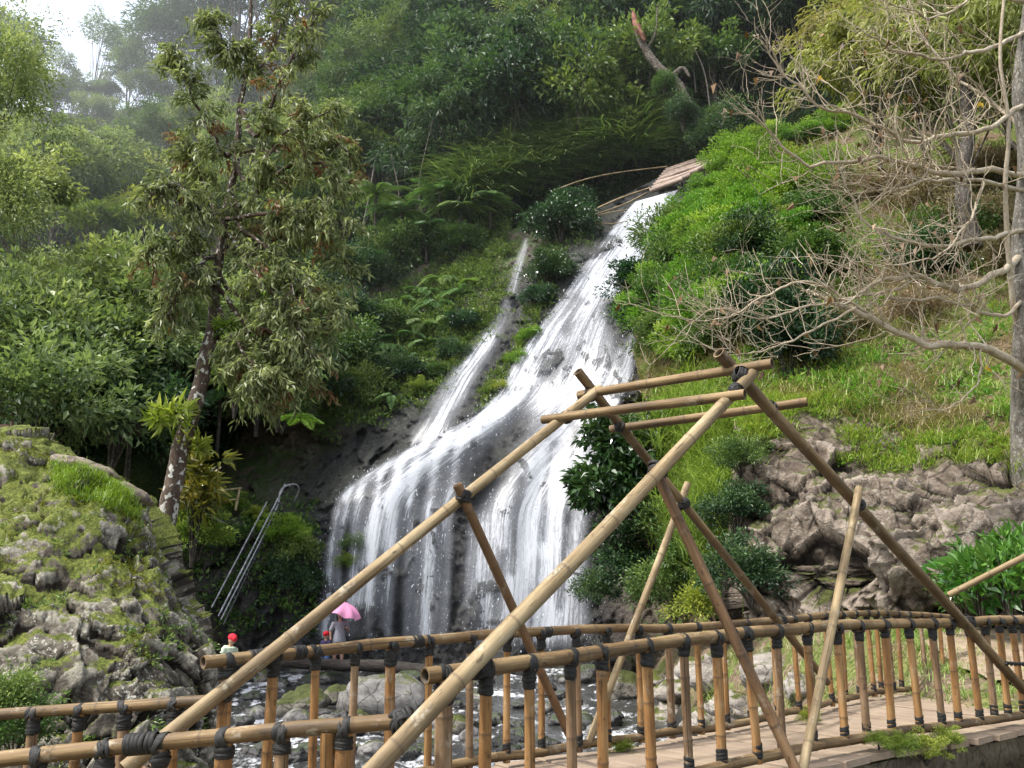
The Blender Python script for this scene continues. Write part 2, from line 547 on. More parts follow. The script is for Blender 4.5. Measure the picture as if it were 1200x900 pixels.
DECK_DROP = .93
near_path = spline(near_pts, 60); far_path = spline(far_pts, 70)
jit = lambda p, a: p + np.stack([0 * p[:, 0], 0 * p[:, 0], fbm(p * 1.3 + 3, 2) * a], -1)
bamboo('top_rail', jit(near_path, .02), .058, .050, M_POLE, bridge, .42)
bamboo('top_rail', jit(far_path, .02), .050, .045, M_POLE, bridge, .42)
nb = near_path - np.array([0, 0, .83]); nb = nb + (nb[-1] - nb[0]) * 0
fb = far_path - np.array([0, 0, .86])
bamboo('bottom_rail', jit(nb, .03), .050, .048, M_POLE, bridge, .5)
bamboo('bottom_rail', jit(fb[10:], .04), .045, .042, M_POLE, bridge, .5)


def baluster(px, pts, r, drop, mat, lean=0.0, parent=None, up=.0, r_rail=.055, side=.0, name='baluster', bottom_sleeve=True, behind=0.012):
    c, d = rail_at(pts, px)
    d = d / np.linalg.norm(d)
    perp = np.cross(d, [0, 0, 1.0]); perp /= np.linalg.norm(perp)
    top = c + np.array([0, 0, up - r_rail * .55]) + perp * side
    bot = top + np.array([0, 0, -drop]) + d * lean + perp * rng.uniform(-.02, .02)
    o = bamboo(name, pole_path(bot, top, .008, 6), r * rng.uniform(.95, 1.08), r * rng.uniform(.92, 1), mat, parent, .38 * rng.uniform(.8, 1.3), 12)
    lashing(o, top - np.array([0, 0, r_rail * .3]), top - bot, r, d, r_rail, c, sleeve=rng.uniform(.055, .10))
    if bottom_sleeve:
        mb = MB()
        for k in range(4):
            ring(mb, bot + np.array([0, 0, .055 + .022 * k]), top - bot, r * 1.05 * SLIM, .026, .003, tilt=.010)
        mb.build('lashing', M_RUB, o)
    return o


NEAR_BAL = [619.5, 667, 704, 758, 802, 840, 876, 911, 946, 981, 1007, 1037, 1065, 1091, 1112, 1135, 1154, 1170, 1185, 1199, 1215]
for k, px in enumerate(NEAR_BAL):
    big = px in (704, 758, 840)
    baluster(px, near_pts, .046 if big else .040, .83, [M_BAL, M_BAL2, M_BAL][k % 3], rng.uniform(0, .03), bridge, r_rail=.054)
baluster(520, near_pts, .062, 1.25, M_BAL2, .0, bridge, r_rail=.056, bottom_sleeve=False, name='post')
baluster(570, near_pts, .044, 1.0, M_BAL, .0, bridge, r_rail=.056)
FAR_BAL = [321, 369, 417, 457, 505, 551, 593, 635, 676, 711, 749, 784, 815, 846, 875, 905, 928, 947, 966, 986, 1001, 1015, 1026, 1038, 1051, 1064, 1077, 1089, 1100, 1112]
for k, px in enumerate(FAR_BAL):
    big = px in (321, 457, 784, 1038)
    baluster(px, far_pts, .046 if big else .036, .88 if px > 590 else 1.15, [M_BAL, M_BAL, M_BAL2][k % 3], rng.uniform(-.02, .02), bridge, r_rail=.048)
# the thick end post of the far rail
baluster(266, far_pts, .056, 1.3, M_BAL, 0, bridge, r_rail=.05, name='post')
# splices wound with rubber on the rails
for px, pts, r in ((205, None, 0), (350, far_pts, .05), (490, far_pts, .049), (560, near_pts, .058), (300, far_pts, .05), (640, far_pts, .048), (872, near_pts, .053)):
    if pts is None: continue
    c, d = rail_at(pts, px); mb = MB()
    for k in range(4): ring(mb, c + d / np.linalg.norm(d) * (k - 1.5) * .02, d, r * 1.05 * SLIM, .024, .005, tilt=.006)
    mb.build('lashing', M_RUB, bridge)

# leaning pole frames
def pix_pole(name, a, b, r0, r1, mat, bend=.010, ext=0, label=None):
    return bamboo(name, pole_path(P(*a), P(*b), bend), r0, r1, mat, bridge, .45, label=label)

LEG_NL = ((425, 917, 4.42), (884, 436, 6.22))
LEG_NR = ((842, 413, 6.25), (1225, 836, 8.75))
LEG_FL = ((146, 902, 5.05), (703, 455, 7.05))
LEG_FR = ((677, 435, 7.02), (970, 800, 9.0))
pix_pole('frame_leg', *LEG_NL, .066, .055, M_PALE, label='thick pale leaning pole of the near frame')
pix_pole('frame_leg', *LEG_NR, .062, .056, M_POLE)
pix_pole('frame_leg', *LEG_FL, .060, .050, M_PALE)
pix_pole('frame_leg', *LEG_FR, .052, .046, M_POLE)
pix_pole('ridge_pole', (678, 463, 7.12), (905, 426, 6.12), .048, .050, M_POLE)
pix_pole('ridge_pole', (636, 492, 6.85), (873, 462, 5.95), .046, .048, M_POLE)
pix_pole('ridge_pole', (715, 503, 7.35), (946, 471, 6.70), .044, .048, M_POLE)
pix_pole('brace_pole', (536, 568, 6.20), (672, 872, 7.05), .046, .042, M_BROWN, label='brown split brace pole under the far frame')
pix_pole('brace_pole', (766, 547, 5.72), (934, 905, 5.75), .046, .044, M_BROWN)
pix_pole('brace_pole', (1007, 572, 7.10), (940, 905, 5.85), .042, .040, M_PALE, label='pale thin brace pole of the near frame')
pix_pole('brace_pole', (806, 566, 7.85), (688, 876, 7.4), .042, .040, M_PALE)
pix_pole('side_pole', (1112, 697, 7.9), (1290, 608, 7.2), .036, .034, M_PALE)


def cl(px, py, d, A, B, r=.066, turns=4):
    cross_lash(bridge, P(px, py, d), P(*A[1]) - P(*A[0]), P(*B[1]) - P(*B[0]), r, turns=turns)
RD = ((678, 463, 7.12), (905, 426, 6.12))
cl(868, 440, 6.2, LEG_NR, RD, .074, 4); cl(863, 458, 6.05, LEG_NL, RD, .066, 3)
cl(692, 462, 7.08, LEG_FR, RD, .064, 4); cl(664, 489, 6.9, LEG_FL, RD, .062, 3)
cl(726, 500, 7.3, LEG_FR, RD, .058, 3); cl(903, 478, 6.6, LEG_NR, RD, .062, 3)
cl(770, 552, 5.75, LEG_NL, ((766, 547, 5.72), (934, 905, 5.75)), .075, 5)
cl(543, 582, 6.25, LEG_FL, ((536, 568, 6.2), (672, 872, 7.05)), .066, 4)
cl(801, 590, 7.75, LEG_FR, ((806, 566, 7.85), (688, 876, 7.4)), .062, 3)
cl(1006, 592, 7.1, LEG_NR, ((1007, 572, 7.1), (940, 905, 5.85)), .062, 3)
c, d = rail_at(near_pts, 562); cross_lash(bridge, c + [0, 0, .02], d, P(*LEG_NL[1]) - P(*LEG_NL[0]), .086, turns=5)
c, d = rail_at(near_pts, 1133); cross_lash(bridge, c, d, P(*LEG_NR[1]) - P(*LEG_NR[0]), .074, turns=5)
c, d = rail_at(near_pts, 856); cross_lash(bridge, c, d, [0.3, 0, -1], .066, turns=4)
c, d = rail_at(near_pts, 973); cross_lash(bridge, c, d, [-0.3, 0, -1], .062, turns=4)
c, d = rail_at(far_pts, 318); cross_lash(bridge, c, d, P(*LEG_FL[1]) - P(*LEG_FL[0]), .074, turns=5)
c, d = rail_at(far_pts, 915); cross_lash(bridge, c, d, P(*LEG_FR[1]) - P(*LEG_FR[0]), .062, turns=4)
# twisted cord from the near leg to the right
mb = MB(); A_ = P(1178, 777, 8.3); B_ = P(1262, 762, 8.6)
for ph in (0, np.pi):
    s_ = np.linspace(0, 1, 60)[:, None]; q_ = A_ * (1 - s_) + B_ * s_
    q_ = q_ + np.concatenate([0 * s_, .012 * np.cos(s_ * 60 + ph), .012 * np.sin(s_ * 60 + ph) - .05 * 4 * s_ * (1 - s_)], 1)
    tube(mb, q_, .010, 6)
mb.build('twisted_cord', M_RUB, bridge)

# deck of planks
def deck_mat():
    t = NT('worn_deck_planks'); p = t.pos(); tc = t.attr('tc', 'Vector')
    n = t.noise(p, 3, 6, .6); g = t.noise(t.mapping(tc, (2, 40, 1)), 1, 5, .6); f = t.noise(p, 40, 4, .65)
    col = t.ramp(t.math('ADD', t.math('MULTIPLY', n, .5), t.math('MULTIPLY', g, .5)), [(.3, (.12, .085, .055)), (.5, (.25, .19, .128)), (.72, (.36, .285, .20))])
    col = t.mix(t.math('MULTIPLY', t.step(f, .55, .75), .45), col, (.13, .10, .07))
    col = t.mix(t.math('MULTIPLY_ADD', t.attr('tint'), .5, 0), col, (.25, .19, .145))
    return t.done(t.pbsdf(col, .75, .2, t.bump(t.math('ADD', g, f), .4, .01)))
M_DECK = deck_mat()
deck_near = spline(near_pts, 200) - np.array([0, 0, DECK_DROP - .01]); deck_far = spline(far_pts, 200) - np.array([0, 0, DECK_DROP + .02])
# across direction of the planks: from far edge to near edge
mb = MB(); kN = 26
sN = np.linspace(0, 1, 44)
Ne = np.stack([np.interp(np.linspace(-.10, 1, 45), np.linspace(0, 1, 200), deck_near[:, k]) for k in range(3)], -1)
# far edge arc matched to the near edge by projecting square to the bridge
axis = (near_pts[-2] - near_pts[1]); axis[2] = 0; axis /= np.linalg.norm(axis); perp = np.array([-axis[1], axis[0], 0])
def edge_at(curve, s, ref):
    t = (curve - ref) @ axis
    o = np.argsort(t)
    return np.stack([np.interp(s, t[o], curve[o, k]) for k in range(3)], -1)
ref = near_pts[0]
nd2 = np.concatenate([[deck_near[0] - axis * 2.5], deck_near, [deck_near[-1] + axis * 1.2]])
fd2 = np.concatenate([[deck_far[0] - axis * .3], deck_far, [deck_far[-1] + axis * 1.0]])
plank_w = .36
for k, s in enumerate(np.arange(-1.6, 8.2, plank_w)):
    w = plank_w - rng.uniform(.022, .045)
    e = []
    for ss in (s, s + w):
        a = edge_at(nd2, ss, ref); b = edge_at(fd2, ss, ref)
        out = (a - b); out[2] = 0; out /= np.linalg.norm(out)
        a = a + out * rng.uniform(.14, .20); b = b - out * rng.uniform(.1, .2)
        e.append((a, b))
    dz = rng.uniform(-.006, .006); tz = np.array([0, 0, .05])
    (a0, b0), (a1, b1) = e
    m = 8
    rows = []
    for q in np.linspace(0, 1, m):
        p0 = a0 * (1 - q) + b0 * q; p1 = a1 * (1 - q) + b1 * q
        wob = np.array([0, 0, dz + .006 * math.sin(q * 5 + k)])
        rows.append([p0 + wob - tz, p0 + wob - [0, 0, .008], p0 * .975 + p1 * .025 + wob, p0 * .025 + p1 * .975 + wob, p1 + wob - [0, 0, .008], p1 + wob - tz])
    R = np.array(rows)
    tcs = np.stack([np.repeat(np.linspace(0, 2, m)[:, None], 6, 1) + k * 7.3, np.repeat(np.linspace(0, .3, 6)[None], m, 0), np.zeros((m, 6))], -1)
    ff = grid_faces(m, 6)
    caps = np.array([[0, 1, 4, 5], [1, 2, 3, 4]])
    caps2 = caps[:, ::-1] + (m - 1) * 6
    mb.add(R.reshape(-1, 3), None, np.concatenate([ff, caps, caps2]), tc=tcs.reshape(-1, 3), tint=rng.random())
mb.build('deck', M_DECK, bridge, smooth=False)

# mossy side beams below the deck
M_BEAM = rock_mat('mossy_concrete', (.03, .026, .018), (.10, .082, .055), (.20, .165, .115), (.06, .085, .02), .62, 0, 3.0)
def beam(curve, offs, h, w):
    n = 60; s = np.linspace(-1.5, 8.0, n)
    q = edge_at(curve, s, ref) if False else np.array([edge_at(curve, v, ref) for v in s])
    q = q + perp * offs
    prof = [(-w / 2, -.075), (w / 2, -.075), (w / 2, -h), (-w / 2, -h), (-w / 2, -.075)]
    V = np.stack([q + perp * a + np.array([0, 0, b]) for a, b in prof], 1)
    V = V + (fbm(V * 4, 3)[..., None]) * .012
    m_ = MB(); m_.add(V.reshape(-1, 3), None, grid_faces(n, 5)); return m_.build('side_beam', M_BEAM, bridge)
beam(nd2, -.02, .34, .16); beam(fd2, .02, .34, .16)

# ================================================================== railings on the approach, left
def approach(label, pts, r_rail, bal, drop, r_bal, base):
    root = empty('bamboo_railing', base, label, 'railing')
    bamboo('top_rail', jit(spline(pts, 40), .012), r_rail, r_rail * .95, M_POLE, root, .40)
    for k, (px, r, nm) in enumerate(bal):
        baluster(px, pts, r, drop, [M_BAL, M_BAL2][k % 2], rng.uniform(-.01, .02), root, r_rail=r_rail, name=nm, bottom_sleeve=False)
    return root
lp = np.array([P(-120, 908, 5.15), P(0, 890, 4.95), P(160, 872, 4.85), P(330, 857, 4.75), P(478, 845, 4.68)])
A1 = approach('lower front bamboo railing ending against the thick leaning pole, wound with wide black rubber', lp, .056,
     [(-60, .05, 'baluster'), (45, .052, 'baluster'), (125, .056, 'baluster'), (190, .05, 'baluster'), (264, .058, 'post'), (331, .052, 'baluster'), (404, .054, 'post')], 1.15, .05, P(200, 960, 4.8))
bamboo('post', pole_path(P(384, 960, 4.85), P(385, 856, 4.72), .004, 6), .058, .056, M_BAL, A1, .36)
c, d = rail_at(lp, 165); mb = MB()
for k in range(7): ring(mb, c + d / np.linalg.norm(d) * (k - 3) * .024, d, .050, .028, .006, tilt=.006)
mb.build('lashing', M_RUB, A1)
c, d = rail_at(lp, 472); cross_lash(A1, c, d, P(*LEG_NL[1]) - P(*LEG_NL[0]), .088, turns=5)
lp2 = np.array([P(-140, 852, 5.75), P(0, 838, 5.65), P(130, 829, 5.55), P(264, 820, 5.45)])
A2 = approach('low bamboo railing in front of the mossy boulder, ending at the tall post', lp2, .046,
     [(-70, .042, 'baluster'), (41, .044, 'baluster'), (94, .04, 'baluster'), (147, .046, 'baluster'), (205, .044, 'baluster')], 1.0, .044, P(120, 940, 5.6))
c, d = rail_at(far_pts, 266); cross_lash(bridge, P(262, 812, 5.4), [0, 0, 1], P(*LEG_FL[1]) - P(*LEG_FL[0]), .075, turns=4)
# ================================================================== terrain
HILL = DepthMap({
 -600: [(640, 24), (560, 26), (400, 34), (250, 48), (120, 70), (60, 95)],
 -100: [(640, 25), (540, 27), (400, 36), (270, 50), (170, 72), (110, 100)],
 100: [(640, 27), (540, 29), (420, 38), (300, 52), (200, 74), (135, 100)],
 250: [(640, 34), (500, 38), (420, 44), (300, 56), (190, 76), (110, 98)],
 400: [(640, 40), (420, 44), (350, 47), (240, 56), (110, 70), (-20, 90)],
 550: [(640, 43), (300, 46), (240, 48), (160, 55), (40, 66), (-120, 84)],
 700: [(640, 44), (260, 46), (215, 48), (120, 54), (0, 64), (-150, 80)],
 850: [(640, 44), (170, 46), (150, 48), (90, 52), (-30, 62), (-180, 78)],
 1000: [(640, 44), (180, 46), (100, 49), (20, 55), (-90, 66), (-220, 82)],
 1400: [(640, 44), (120, 46), (40, 49), (-40, 55), (-150, 66), (-260, 82)],
 1900: [(640, 44), (120, 46), (40, 49), (-40, 55), (-150, 66), (-260, 82)]}, blur=3)
HILL_TOP = lambda px: np.interp(px, [-600, -100, 100, 250, 400, 550, 700, 850, 1000, 1400, 1900], [60, 110, 135, 110, -20, -120, -150, -180, -220, -260, -260])

CLIFF = DepthMap({
 100: [(800, 30), (640, 30.5), (600, 31), (575, 34), (520, 38), (470, 40), (400, 43), (160, 58)],
 180: [(800, 30), (700, 30), (640, 30.5), (600, 31), (578, 35), (520, 39), (470, 40), (420, 43), (160, 56)],
 260: [(800, 30), (700, 30), (640, 30.5), (605, 31.2), (580, 35), (520, 39), (470, 39.5), (400, 43), (160, 55)],
 340: [(800, 30), (700, 30), (640, 30.4), (602, 31.5), (580, 34.5), (530, 37.5), (480, 38.0), (400, 42), (160, 54)],
 400: [(800, 30.5), (700, 31), (640, 31.5), (590, 32), (560, 33.5), (520, 36.0), (470, 37.5), (380, 42), (160, 53)],
 480: [(800, 31), (700, 31.2), (620, 31.8), (560, 32.5), (520, 34), (470, 36.5), (430, 38.5), (340, 43.5), (160, 51)],
 560: [(800, 31), (700, 31.5), (620, 32.2), (540, 33), (480, 34.5), (420, 37.5), (360, 40), (285, 44.6), (160, 50)],
 640: [(800, 30.5), (700, 31.2), (610, 32), (530, 33), (440, 35), (370, 37.5), (310, 40.5), (255, 44.5), (160, 49)],
 720: [(800, 29.5), (700, 30), (600, 31), (500, 32.5), (400, 34.5), (330, 37), (280, 40), (232, 44.5), (160, 48)],
 800: [(800, 28), (700, 28.5), (600, 29.5), (500, 31), (400, 33.5), (300, 37), (240, 41), (190, 45), (160, 46.5)],
 900: [(800, 27), (700, 27.5), (600, 28.5), (500, 30), (400, 33), (300, 37), (240, 41), (190, 44), (160, 46)],
 1000: [(800, 27), (600, 28.5), (400, 33), (240, 41), (160, 46)]}, blur=1)


def facets(q, sc, seed):
    """tilted flat facets with sharp steps between, like split rock"""
    q = q * sc
    i = np.floor(q).astype(np.int64); f = q - i
    r = np.random.default_rng(seed).random((512, 7))
    d1 = np.full(q.shape[:-1], 9.0); h = d1 * 0
    for a in (-1, 0, 1):
        for b in (-1, 0, 1):
            for c in (-1, 0, 1):
                o = np.array([a, b, c]); j = (i + o) & 511
                k = _perm[_perm[_perm[j[..., 0]] + j[..., 1]] + j[..., 2]]
                w = r[k]; dv = f - (o + w[..., :3]); d = np.sqrt((dv ** 2).sum(-1)) * (.75 + .5 * w[..., 3])
                hh = (w[..., 3] - .5) + (dv * (w[..., 4:7] - .5)).sum(-1) * 1.5
                new = d < d1; d1 = np.where(new, d, d1); h = np.where(new, hh, h)
    return h


def cliff_d(px, py):
    d0 = CLIFF(px, py)
    p = P(px, py, d0)
    q = p * np.array([1, 1, .8])
    warp = np.stack([fbm(q * .5 + 5, 3), fbm(q * .5 + 45, 3), fbm(q * .5 + 85, 3)], -1) * .5
    a = fbm((q + warp) * .45, 5, ridged=True) * .55
    blocks = facets(q + warp * 1.5, .55, 5) * .40 + facets(q + warp * 1.5, 1.5, 6) * .22
    fine = fbm(q * 3.2, 4, ridged=True) * .16
    return d0 - a - blocks - fine


def cliff_p(px, py, off=0.0):
    d = cliff_d(px, py)
    return P(px, py, d - off)


def patch_mesh(fn, xs, ys):
    X, Y = np.meshgrid(xs, ys, indexing='ij')
    return fn(X, Y)


def structure(mb, name, mat, label=None, cat=None):
    o = mb.build(name, mat); tag(o, label, cat, None, 'structure'); return o


# ---- wet rock wall behind and beside the water
def cliff_mat():
    t = NT('wet_basalt'); p = t.pos()
    n1 = t.noise(p, .6, 8, .62); n2 = t.noise(p, 4.2, 8, .66); n3 = t.noise(p, 15, 5, .7)
    f = t.math('ADD', t.math('MULTIPLY', n1, .4), t.math('ADD', t.math('MULTIPLY', n2, .4), t.math('MULTIPLY', n3, .25)))
    col = t.ramp(f, [(.38, (.008, .008, .008)), (.52, (.026, .025, .025)), (.68, (.075, .072, .070))])
    up = t.upz()
    dry = t.attr('dry')
    colb = t.ramp(f, [(.36, (.035, .026, .02)), (.52, (.11, .085, .062)), (.68, (.20, .165, .125))])
    col = t.mix(dry, col, colb)
    m = t.step(t.math('ADD', t.math('MULTIPLY_ADD', up, .45, -.16), t.noise(p, 1.3, 6, .65)), .50, .66)
    m = t.math('MULTIPLY', m, t.math('MULTIPLY_ADD', dry, .9, .1))
    mc = t.ramp(n3, [(.35, (.015, .03, .006)), (.55, (.06, .095, .018)), (.72, (.12, .16, .03))])
    col = t.mix(m, col, mc)
    nm = t.bump(t.math('ADD', n2, t.math('MULTIPLY', n3, .6)), .9, .16)
    return t.done(t.pbsdf(col, t.math('MULTIPLY_ADD', dry, .35, .38), .4, nm))
M_CLIFF = cliff_mat()
xs = np.arange(100, 1000, 2.2); ys = np.arange(160, 806, 2.2)
X, Y = np.meshgrid(xs, ys, indexing='ij')
top_y = np.interp(X, [100, 240, 300, 400, 470, 540, 600, 660, 700, 740, 790, 870, 1000], [420, 420, 410, 360, 330, 296, 276, 258, 250, 232, 206, 168, 160])
Yc = np.maximum(Y, top_y - 8)
CP = cliff_p(X, Yc)
CP[Y < top_y - 8] += np.stack([0 * Y, (top_y - 8 - Y) * .05, -(top_y - 8 - Y) * .004], -1)[Y < top_y - 8]
# dryness: away from the water
wet_c = np.interp(Y, [160, 230, 290, 355, 420, 490, 560, 650, 800], [775, 765, 715, 670, 640, 590, 540, 520, 510])
wet_w = np.interp(Y, [160, 230, 300, 420, 560, 800], [40, 40, 52, 115, 175, 190])
dryv = np.clip((np.abs(X - wet_c) - wet_w) / 60, 0, 1)
dryv = np.where((X < wet_c) & (Y > 520), dryv * np.clip((620 - Y) / 60, .15, 1), dryv)
mb = MB(); mb.add(CP.reshape(-1, 3), None, grid_faces(len(xs), len(ys))[:, ::-1], dry=dryv.ravel())
cliff = tag(mb.build('rock_cliff', M_CLIFF), 'dark wet rock cliff behind the falling water', 'cliff', None, 'structure')

# ---- wooded hillside
def soil_mat():
    t = NT('forest_floor'); p = t.pos()
    n = t.noise(p, .8, 8, .65); n2 = t.noise(p, 7, 6, .65)
    col = t.ramp(t.math('ADD', t.math('MULTIPLY', n, .5), t.math('MULTIPLY', n2, .5)), [(.35, (.012, .016, .006)), (.5, (.03, .042, .012)), (.66, (.06, .075, .02))])
    return t.done(t.pbsdf(col, .9, .1, t.bump(n2, .8, .3)))
M_SOIL = soil_mat()
def hill_p(px, py):
    d = HILL(px, py); p = P(px, py, d); n = fbm(p * .12, 4) * 1.6 + fbm(p * .7, 3) * .3
    return P(px, py, d - n)
xs2 = np.arange(-600, 1900, 12.); tt = np.linspace(0, 1, 90)
top = HILL_TOP(xs2)
HP = np.stack([hill_p(np.full(90, x), 640 + (tp - 640) * tt) for x, tp in zip(xs2, top)])
back = np.concatenate([HP, HP[:, -1:] + np.array([0, 30, 2.0]), HP[:, -1:] + np.array([0, 70, -6.0])], 1)
mb = MB(); mb.add(back.reshape(-1, 3), None, grid_faces(*back.shape[:2]))
structure(mb, 'hillside', M_SOIL)
# far land to the horizon
mb = MB(); a = np.linspace(0, 2 * np.pi, 64, endpoint=False)
R = [0, 30, 90, 300, 900, 2400]
V = np.array([[math.cos(q) * r, math.sin(q) * r + 20, -4.5] for r in R[1:] for q in a] + [[0, 20, -4.5]])
f4 = [[k * 64 + j, k * 64 + (j + 1) % 64, (k + 1) * 64 + (j + 1) % 64, (k + 1) * 64 + j] for k in range(4) for j in range(64)]
f3 = [[320, j + 0, (j + 1) % 64] for j in range(64)]
mb.add(V, f3, f4); structure(mb, 'far_ground', M_SOIL)

# ---- green slope right of the water
SLC = [
 None, None,
 (870, [(742, 18.3), (700, 19.5), (620, 20.3), (540, 21), (470, 21.8), (400, 24.2), (320, 28.5), (240, 34.5), (178, 42.3)]),
 (940, [(742, 17), (710, 18.4), (640, 19), (560, 19.6), (475, 20.4), (415, 22.4), (335, 26.5), (245, 32.5), (165, 42.5)]),
 (1030, [(742, 16), (712, 17.4), (640, 18), (570, 18.5), (480, 19.2), (420, 21.2), (340, 25), (240, 31), (130, 42)]),
 (1120, [(742, 15), (705, 16.2), (640, 16.8), (570, 17.3), (490, 18), (420, 20.2), (335, 23.5), (225, 29.5), (95, 41)]),
 (1220, [(742, 14), (700, 15), (640, 15.6), (580, 16.1), (495, 16.8), (420, 19), (330, 22.2), (210, 28), (60, 40)]),
 (1400, [(742, 13), (700, 13.6), (640, 14.2), (580, 14.7), (490, 15.5), (410, 17.5), (310, 20.5), (180, 26), (20, 38)]),
 (1700, [(742, 12), (700, 12.4), (640, 13), (580, 13.4), (490, 14.2), (400, 16), (290, 19), (150, 24), (-40, 35)])]
SLC = SLC[2:]
E1 = [(806, 742, 23), (800, 690, 25), (792, 620, 26.5), (772, 560, 27.8), (757, 480, 29.2), (747, 400, 31.6), (744, 330, 34.5), (775, 278, 37.5), (814, 230, 40.6)]
E2 = [(836, 742, 20.5), (832, 690, 22), (828, 620, 23), (818, 560, 24), (812, 470, 25.2), (806, 390, 28), (806, 310, 32.5), (824, 248, 37), (848, 200, 41.6)]
slope_ctrl = np.array([[P(*q) for q in E1], [P(*q) for q in E2]] + [[P(x, y, d) for y, d in rows] for x, rows in SLC])

NU, NV = 300, 240
SL = loft(slope_ctrl, NU, NV)
SLN = normals_of(SL)
SLN *= np.sign((SLN * np.array([0, -1, .6])).sum(-1))[..., None]
big = fbm(SL * .35, 4) * .5 + fbm(SL * 1.6, 4) * .12
SLD = SL + SLN * big[..., None]
def slope_mat():
    t = NT('grassy_slope_soil'); p = t.pos()
    n = t.noise(p, .9, 8, .65); n2 = t.noise(p, 9, 7, .68)
    earth = t.ramp(n2, [(.35, (.045, .03, .018)), (.5, (.13, .092, .055)), (.66, (.23, .175, .11))])
    green = t.ramp(n2, [(.35, (.03, .05, .01)), (.52, (.09, .12, .025)), (.68, (.19, .20, .06))])
    col = t.mix(t.step(n, .42, .56), earth, green)
    return t.done(t.pbsdf(col, .9, .12, t.bump(n2, .8, .15)))
M_SLOPE = slope_mat()
mb = MB(); mb.add(SLD.reshape(-1, 3), None, grid_faces(NU, NV))
structure(mb, 'grassy_slope', M_SLOPE)
def slope_at(u, v):
    i = np.clip((np.asarray(u) * (NU - 1)), 0, NU - 1).astype(int); j = np.clip((np.asarray(v) * (NV - 1)), 0, NV - 1).astype(int)
    return SLD[i, j], SLN[i, j]
def slope_px(px, py):
    """nearest point of the slope seen at a place of the photo"""
    q = SLD - np.array([0, 0, EYE]); fw = q[..., 1] * CA + q[..., 2] * SA; upv = -q[..., 1] * SA + q[..., 2] * CA
    cx = 600 + FPX * q[..., 0] / fw; cyy = 450 - FPX * upv / fw
    k = np.argmin((cx - px) ** 2 + (cyy - py) ** 2); i, j = np.unravel_index(k, cx.shape)
    return SLD[i, j], SLN[i, j]

# ---- ground with the stream bed
RIV = np.array([(-3.2, 34), (-3.0, 29), (-2.4, 22), (-1.2, 15), (0.6, 9.5), (1.6, 6.8), (3.6, 2.5), (5.2, -2), (7, -8)])
RW = np.array([6.4, 6.2, 5.0, 3.6, 2.5, 2.2, 2.2, 2.4, 2.6])
rs = spline(RIV, 300); rw = np.interp(np.linspace(0, 1, 300), np.linspace(0, 1, len(RW)), RW)
def river_dist(x, y):
    dx = x[..., None] - rs[:, 0]; dy = y[..., None] - rs[:, 1]
    d = np.sqrt(dx * dx + dy * dy) - rw
    k = d.argmin(-1)
    side = np.take_along_axis(dx, k[..., None], -1)[..., 0]
    return d.min(-1), side
def water_z(y): return np.interp(y, [-8, 6, 14, 22, 28, 34], [-2.15, -1.9, -1.72, -1.58, -1.5, -1.5])
def ground_z(x, y):
    d, side = river_dist(x, y)
    left = np.where(x < 0, .12, .12)
    bankR = np.interp(y, [-8, 6, 9, 13, 18, 25], [.12, .12, .20, .55, .85, .9])
    bankL = np.interp(y, [-8, 6, 12, 20, 28], [.12, .12, .0, -.5, -.9])
    bank = np.where(side > 0, bankR, bankL)
    wid = np.where(side > 0, np.interp(y, [8, 12, 20], [1.4, 2.6, 3.4]), 1.5)
    t = np.clip(d / wid, 0, 1); t = t * t * (3 - 2 * t)
    bed = water_z(y) - .55
    z = bed * (1 - t) + bank * t
    p = np.stack([x, y, z], -1)
    return z + fbm(p * .8, 4) * .14 * (0.35 + t * (1 - t) * 3) + fbm(p * 5, 3) * .02
gx = np.linspace(-16, 22, 230); gy = np.linspace(-9, 34, 250)
GX, GY = np.meshgrid(gx, gy, indexing='ij')
GZ = ground_z(GX, GY)
def ground_mat():
    t = NT('trodden_earth'); p = t.pos()
    n = t.noise(p, 1.1, 8, .62); n2 = t.noise(p, 14, 6, .68)
    col = t.ramp(n2, [(.34, (.05, .035, .022)), (.5, (.16, .115, .075)), (.66, (.28, .215, .15))])
    g = t.ramp(n2, [(.35, (.04, .06, .012)), (.55, (.13, .15, .04)), (.7, (.24, .22, .09))])
    col = t.mix(t.step(n, .46, .58), col, g)
    sep = t.n('SeparateXYZ'); t.l(p, sep.inputs[0])
    wet = t.step(sep.outputs[2], -.9, -1.5)
    col = t.mix(wet, col, (.02, .019, .018))
    return t.done(t.pbsdf(col, .85, .2, t.bump(n2, .8, .05)))
M_GROUND = ground_mat()
mb = MB(); mb.add(np.stack([GX, GY, GZ], -1).reshape(-1, 3), None, grid_faces(len(gx), len(gy)))
structure(mb, 'ground', M_GROUND)
# footpath that leaves the bridge at the far right
pp = spline(np.array([near_pts[-1] * .5 + P(1225, 790, 11) * .5, P(1190, 775, 12.2), P(1170, 752, 13.2), P(1215, 735, 15), P(1300, 722, 18)]), 60)
tn = np.gradient(pp, axis=0); tn[:, 2] = 0; tn /= np.linalg.norm(tn, axis=1)[:, None]; pn = np.stack([-tn[:, 1], tn[:, 0], 0 * tn[:, 0]], -1)
rows = []
for k in np.linspace(-1, 1, 15):
    q = pp + pn * k * (.95 + .12 * fbm(pp * 1.5 + k, 2)[:, None]); q[:, 2] = np.maximum(ground_z(q[:, 0], q[:, 1]) + .05, .06) + .05 * (1 - k * k) + fbm(q * 3, 3) * .02
    rows.append(q)
mb = MB(); V = np.stack(rows, 1); mb.add(V.reshape(-1, 3), None, grid_faces(60, 15)[:, ::-1], tint=.3, tc=V.reshape(-1, 3))
structure(mb, 'path', M_DECK)

